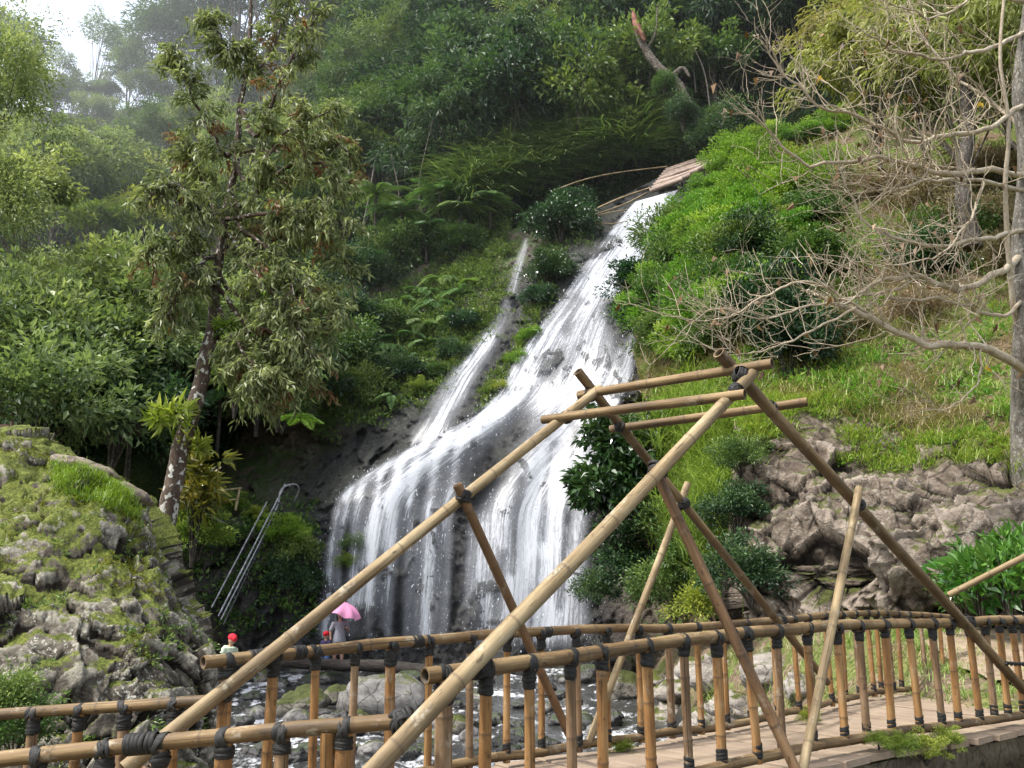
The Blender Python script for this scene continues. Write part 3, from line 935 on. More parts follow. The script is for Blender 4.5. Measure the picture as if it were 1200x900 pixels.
# ---- grey rock outcrop on the right bank
OUC = [
 (856, [(735, 20.2), (700, 19.8), (660, 19.6), (600, 19.8), (545, 20.1), (505, 20.4), (480, 20.9), (462, 23)]),
 (880, [(735, 18.4), (700, 18), (655, 17.9), (600, 18.3), (545, 18.9), (500, 19.2), (474, 20.2), (456, 22.5)]),
 (930, [(735, 17.6), (705, 17.2), (660, 17.1), (600, 17.6), (550, 18.3), (505, 19.0), (470, 19.9), (452, 22.3)]),
 (990, [(735, 17.0), (708, 16.6), (660, 16.5), (610, 16.9), (560, 17.5), (515, 18.6), (478, 19.5), (456, 21.8)]),
 (1050, [(735, 16.4), (705, 16.0), (655, 15.9), (605, 16.2), (560, 16.8), (530, 18.0), (495, 18.9), (470, 21)]),
 (1110, [(735, 15.8), (700, 15.4), (650, 15.3), (605, 15.6), (560, 16.2), (525, 17.2), (500, 18.1), (475, 20.2)]),
 (1180, [(735, 15.1), (700, 14.7), (650, 14.6), (600, 14.9), (555, 15.5), (520, 16.3), (502, 17.2), (480, 19.3)]),
 (1260, [(735, 14.4), (700, 14.0), (650, 13.9), (600, 14.2), (560, 14.8), (525, 15.6), (505, 16.4), (485, 18.5)]),
 (1500, [(735, 13.0), (700, 12.7), (650, 12.6), (600, 12.9), (560, 13.4), (525, 14.1), (505, 14.8), (485, 16.5)])]
oc = np.array([[P(x, y, d) for y, d in r] for x, r in OUC])
OS = loft(oc, 330, 230); ON = normals_of(OS); ON *= np.sign((ON * np.array([0, -1, .3])).sum(-1))[..., None]
def rockify(S, N, a_big=.35, a_blk=.4, s_blk=.9, a_fine=.09, seed=0.0, s_fine=2.6, wp=.7, rid=True, bulge=None, w2=.5, w3=.25):
    q = (S + seed) * np.array([1, 1, 1.25])
    warp = np.stack([fbm(q * .8 + 5, 4), fbm(q * .8 + 45, 4), fbm(q * .8 + 85, 4)], -1) * wp
    b = facets(q + warp, s_blk, 5) + w2 * facets(q + warp * 1.2 + 9, s_blk * 2.3, 6) + w3 * facets(q + warp, s_blk * 5.1, 8)
    h = fbm(q * .5, 4) * a_big + b * a_blk * .6 + fbm(q * s_fine, 5, ridged=rid) * a_fine
    if bulge is not None:
        sc, amp = bulge
        for k, (s_, a_) in enumerate(((sc, amp), (sc * 2.4, amp * .42), (sc * 5.5, amp * .2))):
            d1, d2, val = worley((q + warp * (.9 if k == 0 else .4)) * s_, 3 + k)
            m = np.clip(fbm(q * .6 * (1 + k) + 77 * (k + 1), 3) * 2.2 + .45, 0, 1)
            h = h + m * a_ * ((1 - d1 ** 2) * .8 - .55 + (val - .5) * .9)
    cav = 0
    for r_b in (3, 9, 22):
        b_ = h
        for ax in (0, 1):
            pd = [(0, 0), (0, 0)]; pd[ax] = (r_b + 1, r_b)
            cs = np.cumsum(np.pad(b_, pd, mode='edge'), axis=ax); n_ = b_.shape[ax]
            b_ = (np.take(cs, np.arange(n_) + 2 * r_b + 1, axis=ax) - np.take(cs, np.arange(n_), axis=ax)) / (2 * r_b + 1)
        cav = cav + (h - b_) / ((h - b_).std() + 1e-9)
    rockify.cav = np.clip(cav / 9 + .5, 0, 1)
    return S + N * h[..., None]
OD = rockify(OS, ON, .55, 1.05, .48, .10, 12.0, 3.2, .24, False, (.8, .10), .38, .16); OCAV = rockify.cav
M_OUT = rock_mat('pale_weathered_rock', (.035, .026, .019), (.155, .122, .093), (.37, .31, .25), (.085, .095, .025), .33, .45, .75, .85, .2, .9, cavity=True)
tp_ = np.clip((np.arange(230)[None] / 229 - .62) / .2, 0, 1)       # the top runs back under the turf
ed_ = np.clip(np.arange(330)[:, None] / 40, 0, 1)
OD = OS + (OD - OS) * (.35 + .65 * ed_)[..., None]
OD = OD * (1 - tp_[..., None]) + (OS + ON * (fbm(OS * .9, 4) * .22 - .10)[..., None]) * tp_[..., None]
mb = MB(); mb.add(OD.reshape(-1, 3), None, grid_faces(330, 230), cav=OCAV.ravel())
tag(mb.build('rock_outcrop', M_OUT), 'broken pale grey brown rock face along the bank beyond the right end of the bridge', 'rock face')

# ---- the mossy boulder on the left
BC = [
 (-330, [(990, 6.9), (900, 7.0), (800, 7.3), (680, 7.9), (560, 9.2), (470, 11), (455, 12.5), (640, 14)]),
 (-150, [(960, 6.9), (890, 7.0), (800, 7.4), (690, 8.1), (580, 9.2), (500, 10.6), (492, 12), (640, 14)]),
 (-20, [(950, 6.9), (880, 7.1), (800, 7.5), (700, 8.2), (600, 9.2), (520, 10.4), (508, 11.8), (650, 14)]),
 (60, [(945, 7.0), (880, 7.2), (800, 7.6), (710, 8.3), (620, 9.2), (545, 10.3), (532, 11.5), (660, 13.6)]),
 (130, [(940, 7.2), (880, 7.4), (800, 7.8), (720, 8.4), (645, 9.2), (580, 10.2), (566, 11.3), (680, 13)]),
 (178, [(940, 7.5), (880, 7.7), (810, 8.0), (740, 8.5), (675, 9.2), (620, 10.2), (606, 11.2), (700, 12.5)]),
 (205, [(940, 7.8), (880, 8.0), (820, 8.3), (760, 8.7), (715, 9.3), (682, 10.0), (672, 10.8), (740, 12)]),
 (232, [(940, 8.2), (890, 8.4), (840, 8.6), (790, 8.9), (752, 9.4), (728, 10.0), (720, 10.6), (770, 11.5)]),
 (250, [(945, 8.8), (900, 8.9), (855, 9.1), (815, 9.3), (785, 9.6), (768, 10.0), (762, 10.4), (790, 11)]),
 (258, [(945, 9.7), (905, 9.7), (870, 9.8), (835, 9.9), (805, 10.0), (790, 10.2), (786, 10.4), (800, 10.7)])]
bc = np.array([[P(x, y, d) for y, d in r] for x, r in BC])
BS = loft(bc, 330, 260); BN = normals_of(BS); BN *= np.sign((BN * np.array([0.3, -1, .5])).sum(-1))[..., None]
q = BS
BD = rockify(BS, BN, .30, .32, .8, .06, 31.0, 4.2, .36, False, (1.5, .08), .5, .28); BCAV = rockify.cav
fine = fbm(BS * 11, 4) * .022
BD = BD + BN * fine[..., None]
def boulder_mat():
    t = NT('mossy_lichen_rock'); p = t.pos()
    n1 = t.noise(p, 2.2, 8, .65); n2 = t.noise(p, 9, 8, .68); n3 = t.noise(p, 38, 5, .7)
    col = t.ramp(t.math('ADD', t.math('MULTIPLY', n1, .45), t.math('MULTIPLY', n2, .55)), [(.38, (.02, .017, .012)), (.5, (.095, .08, .06)), (.64, (.23, .205, .16))])
    ln = t.noise(p, 26, 6, .72); ln2 = t.noise(p, 2.6, 4, .6)
    lm = t.math('MULTIPLY', t.step(ln, .53, .60), t.step(ln2, .45, .58))
    col = t.mix(t.math('MULTIPLY', lm, .9), col, (.52, .51, .42))
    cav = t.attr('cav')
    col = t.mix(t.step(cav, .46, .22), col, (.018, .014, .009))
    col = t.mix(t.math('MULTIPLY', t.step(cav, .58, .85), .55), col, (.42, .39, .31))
    up = t.upz(); mn = t.noise(p, 3.1, 7, .68)
    sep = t.n('SeparateXYZ'); t.l(p, sep.inputs[0])
    hgt = t.step(sep.outputs[2], .2, 2.6)
    m = t.math('ADD', t.math('MULTIPLY_ADD', up, .30, -.20), t.math('MULTIPLY_ADD', hgt, .16, mn))
    m = t.step(m, .545, .63)
    mc = t.ramp(t.math('ADD', t.math('MULTIPLY', n3, .6), t.math('MULTIPLY', n2, .4)), [(.36, (.03, .035, .006)), (.5, (.095, .115, .02)), (.64, (.22, .235, .045))])
    col = t.mix(m, col, mc)
    nm = t.bump(t.math('ADD', n2, t.math('MULTIPLY', n3, .5)), .9, .05)
    return t.done(t.pbsdf(col, .85, .2, nm))
M_BOULDER = boulder_mat()
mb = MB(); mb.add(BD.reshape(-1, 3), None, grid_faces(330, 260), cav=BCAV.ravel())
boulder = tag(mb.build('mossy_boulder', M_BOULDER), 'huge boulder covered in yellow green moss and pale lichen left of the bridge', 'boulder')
def near_on(S, px, py, N=None):
    q = S - np.array([0, 0, EYE]); fw = q[..., 1] * CA + q[..., 2] * SA; upv = -q[..., 1] * SA + q[..., 2] * CA
    cx = 600 + FPX * q[..., 0] / fw; c2 = 450 - FPX * upv / fw
    e = (cx - px) ** 2 + (c2 - py) ** 2
    e = np.where(q[..., 1] > np.inf, 1e9, e)
    k = np.argmin(e); i, j = np.unravel_index(k, cx.shape)
    return S[i, j], (N[i, j] if N is not None else None)
# ================================================================== the waterfall
def seg_field(px, py, segs):
    out = np.zeros_like(px)
    for pts, w, a in segs:
        pts = np.asarray(pts, float); best = np.full(px.shape, 1e9)
        for k in range(len(pts) - 1):
            A, B = pts[k], pts[k + 1]; ab = B - A
            t = np.clip(((px - A[0]) * ab[0] + (py - A[1]) * ab[1]) / (ab @ ab), 0, 1)
            best = np.minimum(best, np.hypot(px - A[0] - ab[0] * t, py - A[1] - ab[1] * t))
        out = out + a * np.exp(-(best / w) ** 2)
    return out

FLOW = [
 ([(765, 235), (745, 270), (700, 330), (650, 385), (615, 425), (585, 470), (560, 495)], 18, .27),
 ([(775, 240), (745, 300), (715, 345), (690, 420), (670, 480), (650, 560), (635, 640), (625, 740)], 44, .27),
 ([(700, 440), (640, 465), (580, 495), (530, 525), (480, 560), (452, 620), (432, 700)], 16, .24),
 ([(640, 430), (600, 470), (560, 500), (500, 540), (440, 600), (415, 700)], 10, .22),
 ([(505, 508), (460, 530), (412, 562), (392, 590), (385, 650), (372, 740)], 9, .24),
 ([(736, 395), (742, 430), (720, 470)], 14, .2),
 ([(650, 560), (640, 640), (640, 745)], 45, .26),
 ([(580, 600), (570, 745)], 30, .22), ([(500, 560), (492, 745)], 26, .12),
 ([(610, 490), (588, 530), (560, 585)], 20, -.26),
 ([(540, 600), (530, 745)], 11, -.26),
 ([(716, 362), (728, 396)], 12, -.42),
 ([(678, 352), (664, 386)], 9, -.26),
 ([(655, 420), (640, 440)], 10, -.2),
 ([(478, 600), (470, 745)], 9, -.2),
 ([(405, 620), (400, 745)], 10, -.2),
 ([(505, 545), (500, 575)], 16, -.22),
 ([(450, 660), (455, 745)], 16, -.15)]
for x0, y0, a0, w0 in [(395, 582, .30, 5), (408, 568, .22, 4), (424, 556, .30, 6), (446, 546, .26, 5), (468, 536, .30, 6), (488, 528, .24, 5), (512, 522, .28, 6), (536, 520, .2, 5)]:
    FLOW.append(([(x0 + 14, y0 - 12), (x0, y0 + 8), (x0 - 9, y0 + 70), (x0 - 14, 745)], w0, a0))
for x0, y0 in [(612, 560), (648, 520), (668, 600), (590, 650), (632, 660), (676, 500)]:
    FLOW.append(([(x0, y0), (x0 - 8, y0 + 50), (x0 - 12, y0 + 110)], 6, -.20))


def fall_mat(name, fine=1.0, thick=0.0, mist=.46):
    t = NT(name); tc = t.attr('tc', 'Vector'); den = t.attr('flow')
    s1 = t.noise(t.mapping(tc, (2.6 * fine, .16, 1)), 1, 6, .66, .35)
    s2 = t.noise(t.mapping(tc, (8.5 * fine, .55, 1)), 1, 5, .65, .3)
    s3 = t.noise(t.mapping(tc, (13 * fine, 3.4, 1)), 1, 4, .7, .2)
    m = t.math('ADD', t.math('MULTIPLY', s1, .40), t.math('ADD', t.math('MULTIPLY', s2, .36), t.math('MULTIPLY', s3, .26)))
    thr = t.math('MULTIPLY_ADD', den, -.42, .735)
    mask = t.step(t.math('SUBTRACT', m, thr), -.005 + thick, .095 + thick)
    base = t.math('MULTIPLY', t.step(den, .12, .85), t.math('MULTIPLY', s1, mist * 2))
    alpha = t.math('MAXIMUM', t.math('MULTIPLY', mask, .86), base)
    alpha = t.math('MULTIPLY', alpha, t.step(den, .04, .2))
    d = t.n('BsdfDiffuse'); d.inputs[0].default_value = (.60, .62, .66, 1)
    tr = t.n('BsdfTranslucent'); tr.inputs[0].default_value = (.60, .62, .66, 1)
    g = t.n('BsdfGlossy'); g.inputs['Roughness'].default_value = .35; g.inputs[0].default_value = (.8, .8, .8, 1)
    sh = t.mixs(.35, d.outputs[0], tr.outputs[0]); sh = t.mixs(.06, sh, g.outputs[0])
    tp = t.n('BsdfTransparent')
    return t.done(t.mixs(alpha, tp.outputs[0], sh))
M_FALL = fall_mat('falling_water', 1.35); M_FALL2 = fall_mat('flying_water', 2.4, .015, .2)


def fall_sheet(name, L, R, mat, parent, off, base, segs, nu=150, nv=260, feather=.06, lift=.1):
    l = spline(L, nv); r = spline(R, nv)
    s = np.linspace(0, 1, nu)[:, None]
    px = l[None, :, 0] * (1 - s) + r[None, :, 0] * s; py = l[None, :, 1] * (1 - s) + r[None, :, 1] * s
    d = cliff_d(px, py)
    q = np.pad(d, 3, mode='edge'); d = np.min([q[3 + i:q.shape[0] - 3 + i, 3:-3] for i in range(-3, 4)], 0)
    for _ in range(20):      # the water smooths over the small edges of the rock
        q = np.pad(d, ((2, 2), (7, 7)), mode='edge')
        d = (d + q[:-4, 7:-7] + q[4:, 7:-7] + q[2:-2, :-14] + q[2:-2, 14:] + q[2:-2, 4:-10] + q[2:-2, 10:-4] + q[2:-2, 6:-8] + q[2:-2, 8:-6]) / 9
    d = d - off - lift * (.5 + .5 * fbm(np.stack([px * .02, py * .006, 0 * px], -1), 3))
    V = P(px, py, d)
    den = base + seg_field(px, py, segs) + .10 * fbm(np.stack([px * .03, py * .012, 0 * px], -1), 3)
    edge = np.minimum(s, 1 - s) / feather + .3 * fbm(np.stack([0 * px + 9, py * .03, s * 3 + 0 * py], -1), 3)
    den = den * np.clip(edge, 0, 1)
    tv = np.linspace(0, 1, nv)[None]
    den = den * np.clip((1 - tv) / .03 + .35, 0, 1)
    along = np.concatenate([[0], np.cumsum(np.linalg.norm(np.diff(V[nu // 2], axis=0), axis=1))])
    u = np.concatenate([np.zeros((1, nv)), np.cumsum(np.linalg.norm(np.diff(V, axis=0), axis=-1), axis=0)], 0)
    u = s * np.maximum(u[-1:], 2.0) * .55 + s * 4.0          # streaks spread with the flow
    tc = np.stack([u + 0 * px, along[None] + 0 * px, 0 * px + off * 7], -1)
    mb = MB(); mb.add(V.reshape(-1, 3), None, grid_faces(nu, nv), tc=tc.reshape(-1, 3), flow=np.clip(den, 0, 1).ravel())
    return mb.build(name, mat, parent)

fall = empty('waterfall', P(540, 770, 30), 'tall white waterfall spreading over dark rock below the log weir', 'waterfall')
ML = [(742, 237), (720, 262), (697, 290), (672, 325), (648, 358), (620, 392), (598, 425), (575, 462), (545, 490), (500, 512), (455, 535), (415, 560), (388, 585), (376, 630), (368, 690), (358, 765)]
MR = [(796, 222), (778, 252), (764, 285), (752, 310), (748, 340), (748, 370), (750, 400), (748, 430), (738, 460), (724, 495), (712, 530), (704, 565), (700, 600), (702, 640), (703, 690), (704, 765)]
fall_sheet('main_curtain', ML, MR, M_FALL, fall, .10, .375, FLOW)
fall_sheet('loose_curtain', ML, MR, M_FALL2, fall, .38, .29, FLOW, lift=.3)
SLt = [(611, 278), (597, 310), (582, 345), (566, 375), (542, 402), (512, 440), (488, 480), (450, 534)]
SRt = [(624, 280), (617, 315), (612, 350), (607, 375), (594, 410), (570, 450), (552, 490), (545, 530)]
fall_sheet('side_stream', SLt, SRt, M_FALL, fall, .30, .40, [([(572, 400), (535, 460), (500, 515)], 14, .30), ([(548, 415), (510, 460), (480, 505)], 8, .18), ([(617, 285), (604, 340)], 6, .16)], 60, 160, .4)
fall_sheet('side_trickle', [(333, 606), (328, 640), (322, 690)], [(345, 604), (341, 640), (334, 695)], M_FALL, fall, .1, .42, [], 24, 60, .2)

# spray: drops thrown off the falling water
def drops(name, n, parent, mat):
    px = []; py = []; of = []; 
    while len(px) < n:
        t = rng.random() ** .8; k = t * (len(ML) - 1); i = min(int(k), len(ML) - 2); f = k - i
        l = np.array(ML[i]) * (1 - f) + np.array(ML[i + 1]) * f; r = np.array(MR[i]) * (1 - f) + np.array(MR[i + 1]) * f
        q = l + (r - l) * rng.uniform(-.02, 1.02)
        den = .3 + seg_field(np.array([q[0]]), np.array([q[1]]), FLOW)[0]
        if rng.random() < (den - .15) * 1.2: px.append(q[0]); py.append(q[1]); of.append(rng.uniform(.15, 1.0))
    px = np.array(px); py = np.array(py)
    c = P(px, py, CLIFF(px, py) - .5 - np.array(of))
    m = len(c); sz = np.exp(rng.normal(-4.75, .4, m)); ln = sz * rng.uniform(1.2, 4.0, m)
    ax = np.stack([rng.normal(-.12, .16, m), rng.normal(-.1, .1, m), -np.ones(m)], -1); ax /= np.linalg.norm(ax, axis=1)[:, None]
    sd = np.cross(ax, rng.normal(size=(m, 3))); sd /= np.linalg.norm(sd, axis=1)[:, None]; s2 = np.cross(ax, sd)
    V = np.stack([c - ax * ln[:, None], c + sd * sz[:, None], c + s2 * sz[:, None], c - sd * sz[:, None], c - s2 * sz[:, None], c + ax * ln[:, None]], 1)
    base = np.array([[0, 1, 2], [0, 2, 3], [0, 3, 4], [0, 4, 1], [5, 2, 1], [5, 3, 2], [5, 4, 3], [5, 1, 4]])
    F = (np.arange(m)[:, None, None] * 6 + base[None]).reshape(-1, 3)
    mb = MB(); mb.add(V.reshape(-1, 3), F); return tag(mb.build(name, mat, parent), kind='stuff')
t = NT('water_drops'); M_DROP = t.done(t.pbsdf((.62, .64, .67), .3, .5))
drops('spray', 6000, fall, M_DROP)

# ================================================================== stream
def stream_mat():
    t = NT('rushing_stream'); p = t.pos()
    n1 = t.noise(t.mapping(p, (1.1, .55, 1)), 1, 6, .62, .6); n2 = t.noise(t.mapping(p, (5, 2.4, 1)), 1, 6, .68, .5)
    f = t.math('ADD', t.math('MULTIPLY', n1, .55), t.math('MULTIPLY', n2, .45))
    foam = t.step(t.math('ADD', f, t.math('MULTIPLY', t.attr('foam'), .35)), .555, .66)
    w = t.pbsdf((.035, .036, .034), .12, .6, t.bump(n2, .5, .08))
    d = t.pbsdf(t.mix(n2, (.42, .44, .46), (.68, .69, .71)), .5, .3, t.bump(n2, .8, .1))
    return t.done(t.mixs(foam, w, d))
gx2 = np.linspace(-14, 8, 170); gy2 = np.linspace(-9, 33, 300)
X2, Y2 = np.meshgrid(gx2, gy2, indexing='ij')
dr, _ = river_dist(X2, Y2)
q = np.stack([X2, Y2, 0 * X2], -1)
Z2 = water_z(Y2) + fbm(q * np.array([1.1, .7, 1]), 4) * .13 + fbm(q * np.array([4, 2.6, 1]), 3, ridged=True) * .035
foamv = np.clip(np.interp(Y2, [-9, 10, 19, 24, 29, 33], [.2, .25, .2, .05, .22, .5]) + .25 * fbm(q * .35 + 9, 3), 0, 1)
mb = MB(); keep = (dr < 1.4)
F = grid_faces(170, 300); F = F[keep.ravel()[F].all(1)]
mb.add(np.stack([X2, Y2, Z2], -1).reshape(-1, 3), None, F, foam=foamv.ravel())
structure(mb, 'stream_water', stream_mat())

# ---- rocks in and beside the stream
def ico(sub):
    import bmesh
    bm = bmesh.new(); bmesh.ops.create_icosphere(bm, subdivisions=sub, radius=1)
    v = np.array([x.co[:] for x in bm.verts]); f = np.array([[l.index for l in x.verts] for x in bm.faces]); bm.free(); return v, f
ICO5 = ico(5); ICO4 = ico(4)
def rock_data(name, mat, seed, squash=.7, rough=.35, ang=.5, sub=4):
    v, f = (ICO5 if sub == 5 else ICO4)
    r = np.random.default_rng(seed); s = r.uniform(0, 60, 3)
    sc = np.array([r.uniform(.85, 1.3), r.uniform(.8, 1.1), squash])
    n = v
    h = fbm(v * .9 + s, 3) * rough + facets(v + s + fbm(v * 2 + s, 2)[..., None] * .2, 1.1, seed) * ang * .35 + fbm(v * 4 + s, 4) * .05
    V = v * (1 + h[:, None]) * sc
    mb = MB(); mb.add(V, f); return mb.data(name, mat)
M_RDARK = rock_mat('dark_wet_rock', (.012, .011, .011), (.04, .037, .035), (.10, .094, .088), (.03, .045, .012), .30, 0, 1.2, .35, .5, .6)
M_RGREY = rock_mat('grey_river_rock', (.05, .046, .042), (.15, .142, .132), (.29, .275, .255), (.07, .08, .02), .24, .12, 1.2, .55, .35, .5)
M_RMOSS = rock_mat('mossy_river_rock', (.05, .045, .036), (.15, .135, .11), (.30, .275, .23), (.06, .07, .02), .42, .35, 1.3, .8, .2, .7)
M_RPALE = rock_mat('pale_bank_rock', (.10, .085, .07), (.28, .25, .215), (.45, .41, .36), (.08, .09, .02), .3, .25, 1.0, .8, .2, .7)
RD = {'dark': [rock_data('rock', M_RDARK, 100 + k, .62, .4, .5) for k in range(4)],
      'grey': [rock_data('rock', M_RGREY, 200 + k, .66, .3, .35) for k in range(5)],
      'moss': [rock_data('rock', M_RMOSS, 300 + k, .7, .4, .6) for k in range(3)],
      'pale': [rock_data('rock', M_RPALE, 400 + k, .66, .45, .8) for k in range(4)]}
def put_rock(kind, px, py, w_px, label=None, group=None, d=None, z=None, sink=.35, rz=None, cat='rock', name='river_rock'):
    """a rock w_px wide in the photo whose foot is on the ground there"""
    if d is None:      # walk down the sight line to the stream or bank
        dd = np.linspace(8, 31, 500); q = P(px, py, dd)
        g = np.maximum(ground_z(q[:, 0], q[:, 1]), np.where(river_dist(q[:, 0], q[:, 1])[0] < .6, water_z(q[:, 1]), -9))
        k = np.argmax(q[:, 2] < g); d = dd[k] if k else 28
    q = P(px, py, d); s = w_px / FPX * d / 2 / 1.1
    o = bpy.data.objects.new(name, RD[kind][rng.integers(len(RD[kind]))]); C.objects.link(o)
    o.location = (q[0], q[1] + s * .5, q[2] + s * (.6 - sink)); o.scale = (s, s * rng.uniform(.8, 1.1), s * rng.uniform(.85, 1.15))
    o.rotation_euler = (rng.uniform(-.15, .15), rng.uniform(-.15, .15), rng.uniform(0, 6.28) if rz is None else rz)
    return tag(o, label, cat, group)
put_rock('moss', 348, 838, 62, 'yellow mossy angular rock behind the second tall baluster of the far railing')
put_rock('moss', 392, 826, 44, 'low mossy grey rock to the right of the yellow mossy rock in the stream')
put_rock('grey', 446, 842, 110, 'largest smooth grey boulder in the middle of the stream')
put_rock('grey', 345, 848, 34, 'round pale grey rock in front of the yellow mossy rock')
put_rock('dark', 478, 806, 42, 'black wet boulder under the dark log where the water runs white')
put_rock('moss', 485, 838, 36, 'rounded mossy rock at the right foot of the largest grey boulder')
put_rock('grey', 438, 888, 42, 'grey rock low in the stream beside the pale leaning pole')
put_rock('moss', 535, 862, 46, 'mossy rock between two balusters left of the thick front post')
put_rock('dark', 590, 790, 26, 'small black rock standing in white water below the main curtain')
for k, (px, py, wp, kd) in enumerate([(292, 822, 26, 'dark'), (300, 842, 30, 'grey'), (310, 800, 26, 'moss'), (300, 868, 30, 'dark'), (325, 880, 30, 'grey'), (362, 868, 26, 'dark'), (376, 852, 30, 'grey'), (392, 880, 40, 'dark'), (410, 862, 32, 'dark'), (418, 846, 28, 'moss'), (352, 792, 26, 'dark'), (380, 803, 30, 'dark'), (412, 798, 22, 'grey'), (432, 800, 30, 'dark'), (330, 806, 24, 'dark'), (462, 872, 26, 'dark'), (470, 894, 34, 'dark'), (500, 876, 24, 'dark'), (520, 820, 30, 'dark'), (548, 806, 24, 'dark'), (556, 830, 22, 'dark'), (580, 850, 30, 'dark'), (610, 830, 22, 'dark'), (604, 868, 36, 'dark'), (640, 812, 30, 'dark'), (655, 850, 26, 'dark'), (672, 828, 26, 'dark'), (690, 856, 36, 'dark'), (640, 880, 34, 'dark'), (510, 800, 26, 'dark'), (368, 822, 22, 'grey'), (450, 808, 26, 'dark'), (560, 880, 30, 'grey'), (284, 850, 26, 'dark'), (316, 858, 22, 'dark'), (344, 894, 34, 'dark')]):
    lab = {'dark': 'dark wet rock in the stream among others of its size', 'grey': 'small grey rounded rock in the stream', 'moss': 'small rock with a mossy top in the stream'}[kd]
    put_rock(kd, px, py, wp, lab, {'dark': 'dark wet rocks in the stream', 'grey': 'small grey rocks in the stream', 'moss': 'small mossy rocks in the stream'}[kd])
r4 = np.random.default_rng(64)
for k in range(58):
    px = r4.uniform(282, 700); py = r4.uniform(796, 896); wp = r4.uniform(14, 30) * (.7 + (py - 796) / 160); kd = ['dark', 'grey', 'dark'][k % 3]
    put_rock(kd, px, py, wp, {'dark': 'dark wet rock in the stream among others of its size', 'grey': 'small grey rounded rock in the stream'}[kd], {'dark': 'dark wet rocks in the stream', 'grey': 'small grey rocks in the stream'}[kd])
for k, (px, py, wp, kd) in enumerate([(690, 800, 46, 'dark'), (712, 770, 40, 'dark'), (735, 820, 60, 'moss'), (716, 848, 40, 'dark'), (762, 780, 42, 'dark')]):
    put_rock(kd, px, py, wp, 'dark rock at the foot of the cliff right of the falling water' if kd == 'dark' else 'dark mossy boulder on the right bank behind the railings', 'dark rocks at the cliff foot' if kd == 'dark' else None)
for k, (px, py, wp) in enumerate([(800, 820, 62), (842, 800, 70), (870, 842, 64), (905, 800, 60), (780, 850, 44), (830, 858, 52), (900, 850, 40), (940, 815, 50), (770, 806, 40)]):
    put_rock('pale', px, py, wp, 'pale broken rock on the bank seen between the two bridge railings', 'pale rocks on the bank behind the bridge', sink=.3)
# dark log lying across the stream
mb = MB(); lg = spline(np.array([P(330, 776, 26.6), P(390, 779, 26.6), P(450, 781, 26.4), P(505, 788, 26.2)]), 30)
tube(mb, lg + fbm(lg * 2, 3)[:, None] * .04, np.linspace(.15, .19, 30) * (1 + .1 * fbm(lg * 3, 2)), 12)
def bark_mat(name, a, b, c, spots=0, sc=1.0):
    t = NT(name); tc = t.attr('tc', 'Vector')
    n = t.noise(t.mapping(tc, (9 * sc, 9 * sc, 2.2 * sc)), 1, 7, .68); m = t.noise(t.mapping(tc, (30 * sc, 30 * sc, 12 * sc)), 1, 5, .7)
    col = t.ramp(t.math('ADD', t.math('MULTIPLY', n, .6), t.math('MULTIPLY', m, .4)), [(.35, a), (.5, b), (.66, c)])
    if spots:
        s_ = t.noise(t.mapping(tc, (14 * sc, 14 * sc, 9 * sc)), 1, 3, .5)
        col = t.mix(t.math('MULTIPLY', t.step(s_, .57, .62), spots), col, (.55, .54, .48))
    return t.done(t.pbsdf(col, .85, .2, t.bump(t.math('ADD', n, m), .8, .03)))
M_LOG = bark_mat('wet_log', (.012, .01, .009), (.035, .03, .026), (.08, .07, .06))
tag(mb.build('fallen_log', M_LOG), 'long dark fallen log lying across the stream below the fall', 'log')
# ================================================================== foliage builders
def unit(a): return a / (np.linalg.norm(a, axis=-1, keepdims=True) + 1e-9)

def add_leaves(mb, pos, axis, nrm, L, W, tint, droop=.15, fold=.18, accent=0.0):
    """diamond leaves, folded along the midrib and bent at the tip"""
    pos = np.asarray(pos, float); n = len(pos)
    axis = unit(axis); nrm = unit(nrm - axis * (nrm * axis).sum(-1, keepdims=True)); side = np.cross(axis, nrm)
    L = np.broadcast_to(np.asarray(L, float), (n,))[:, None]; W = np.broadcast_to(np.asarray(W, float), (n,))[:, None]
    mid = pos + axis * L * .42
    tip = pos + axis * L - nrm * L * droop
    V = np.stack([pos, mid + side * W * .5 + nrm * W * fold, tip, mid - side * W * .5 + nrm * W * fold], 1)
    b = np.arange(n)[:, None] * 4
    F = np.concatenate([b + np.array([[0, 1, 2]]), b + np.array([[0, 2, 3]])])
    at = dict(tint=np.repeat(np.clip(np.broadcast_to(tint, (n,)), 0, 1), 4))
    at['accent'] = np.repeat(np.broadcast_to(np.asarray(accent, float), (n,)), 4)
    mb.add(V.reshape(-1, 3), F, **at)


def sph(n, r=rng):
    return unit(r.normal(size=(n, 3)))


def clump_leaves(mb, c, rad, n, L, W, out=None, r=rng, up=.75, droop=.2, hang=0.0, tint0=.5, tvar=.35, flat=.6, accent=0.0):
    """one tuft of leaves: denser on its outside, leaves splayed outward and up"""
    d = sph(n, r); rr = r.random(n) ** .5
    off = d * rr[:, None] * rad * np.array([1, 1, flat])
    ax = d * .8 + (0 if out is None else np.asarray(out) * .5) + r.normal(size=(n, 3)) * .45 + np.array([0, 0, .1 - hang])
    nr = np.array([0, 0, up]) + d * .45 + r.normal(size=(n, 3)) * .35
    ln = L * r.uniform(.65, 1.25, n)
    tint = tint0 + (rr * (.5 + .5 * d[:, 2]) - .35) * .35 + r.normal(0, tvar * .45, n)  # inner and lower leaves tinted darker: shade painted into each tuft
    add_leaves(mb, np.asarray(c) + off, ax, nr, ln, W * ln / L * r.uniform(.8, 1.2, n), tint, droop, .18, accent)


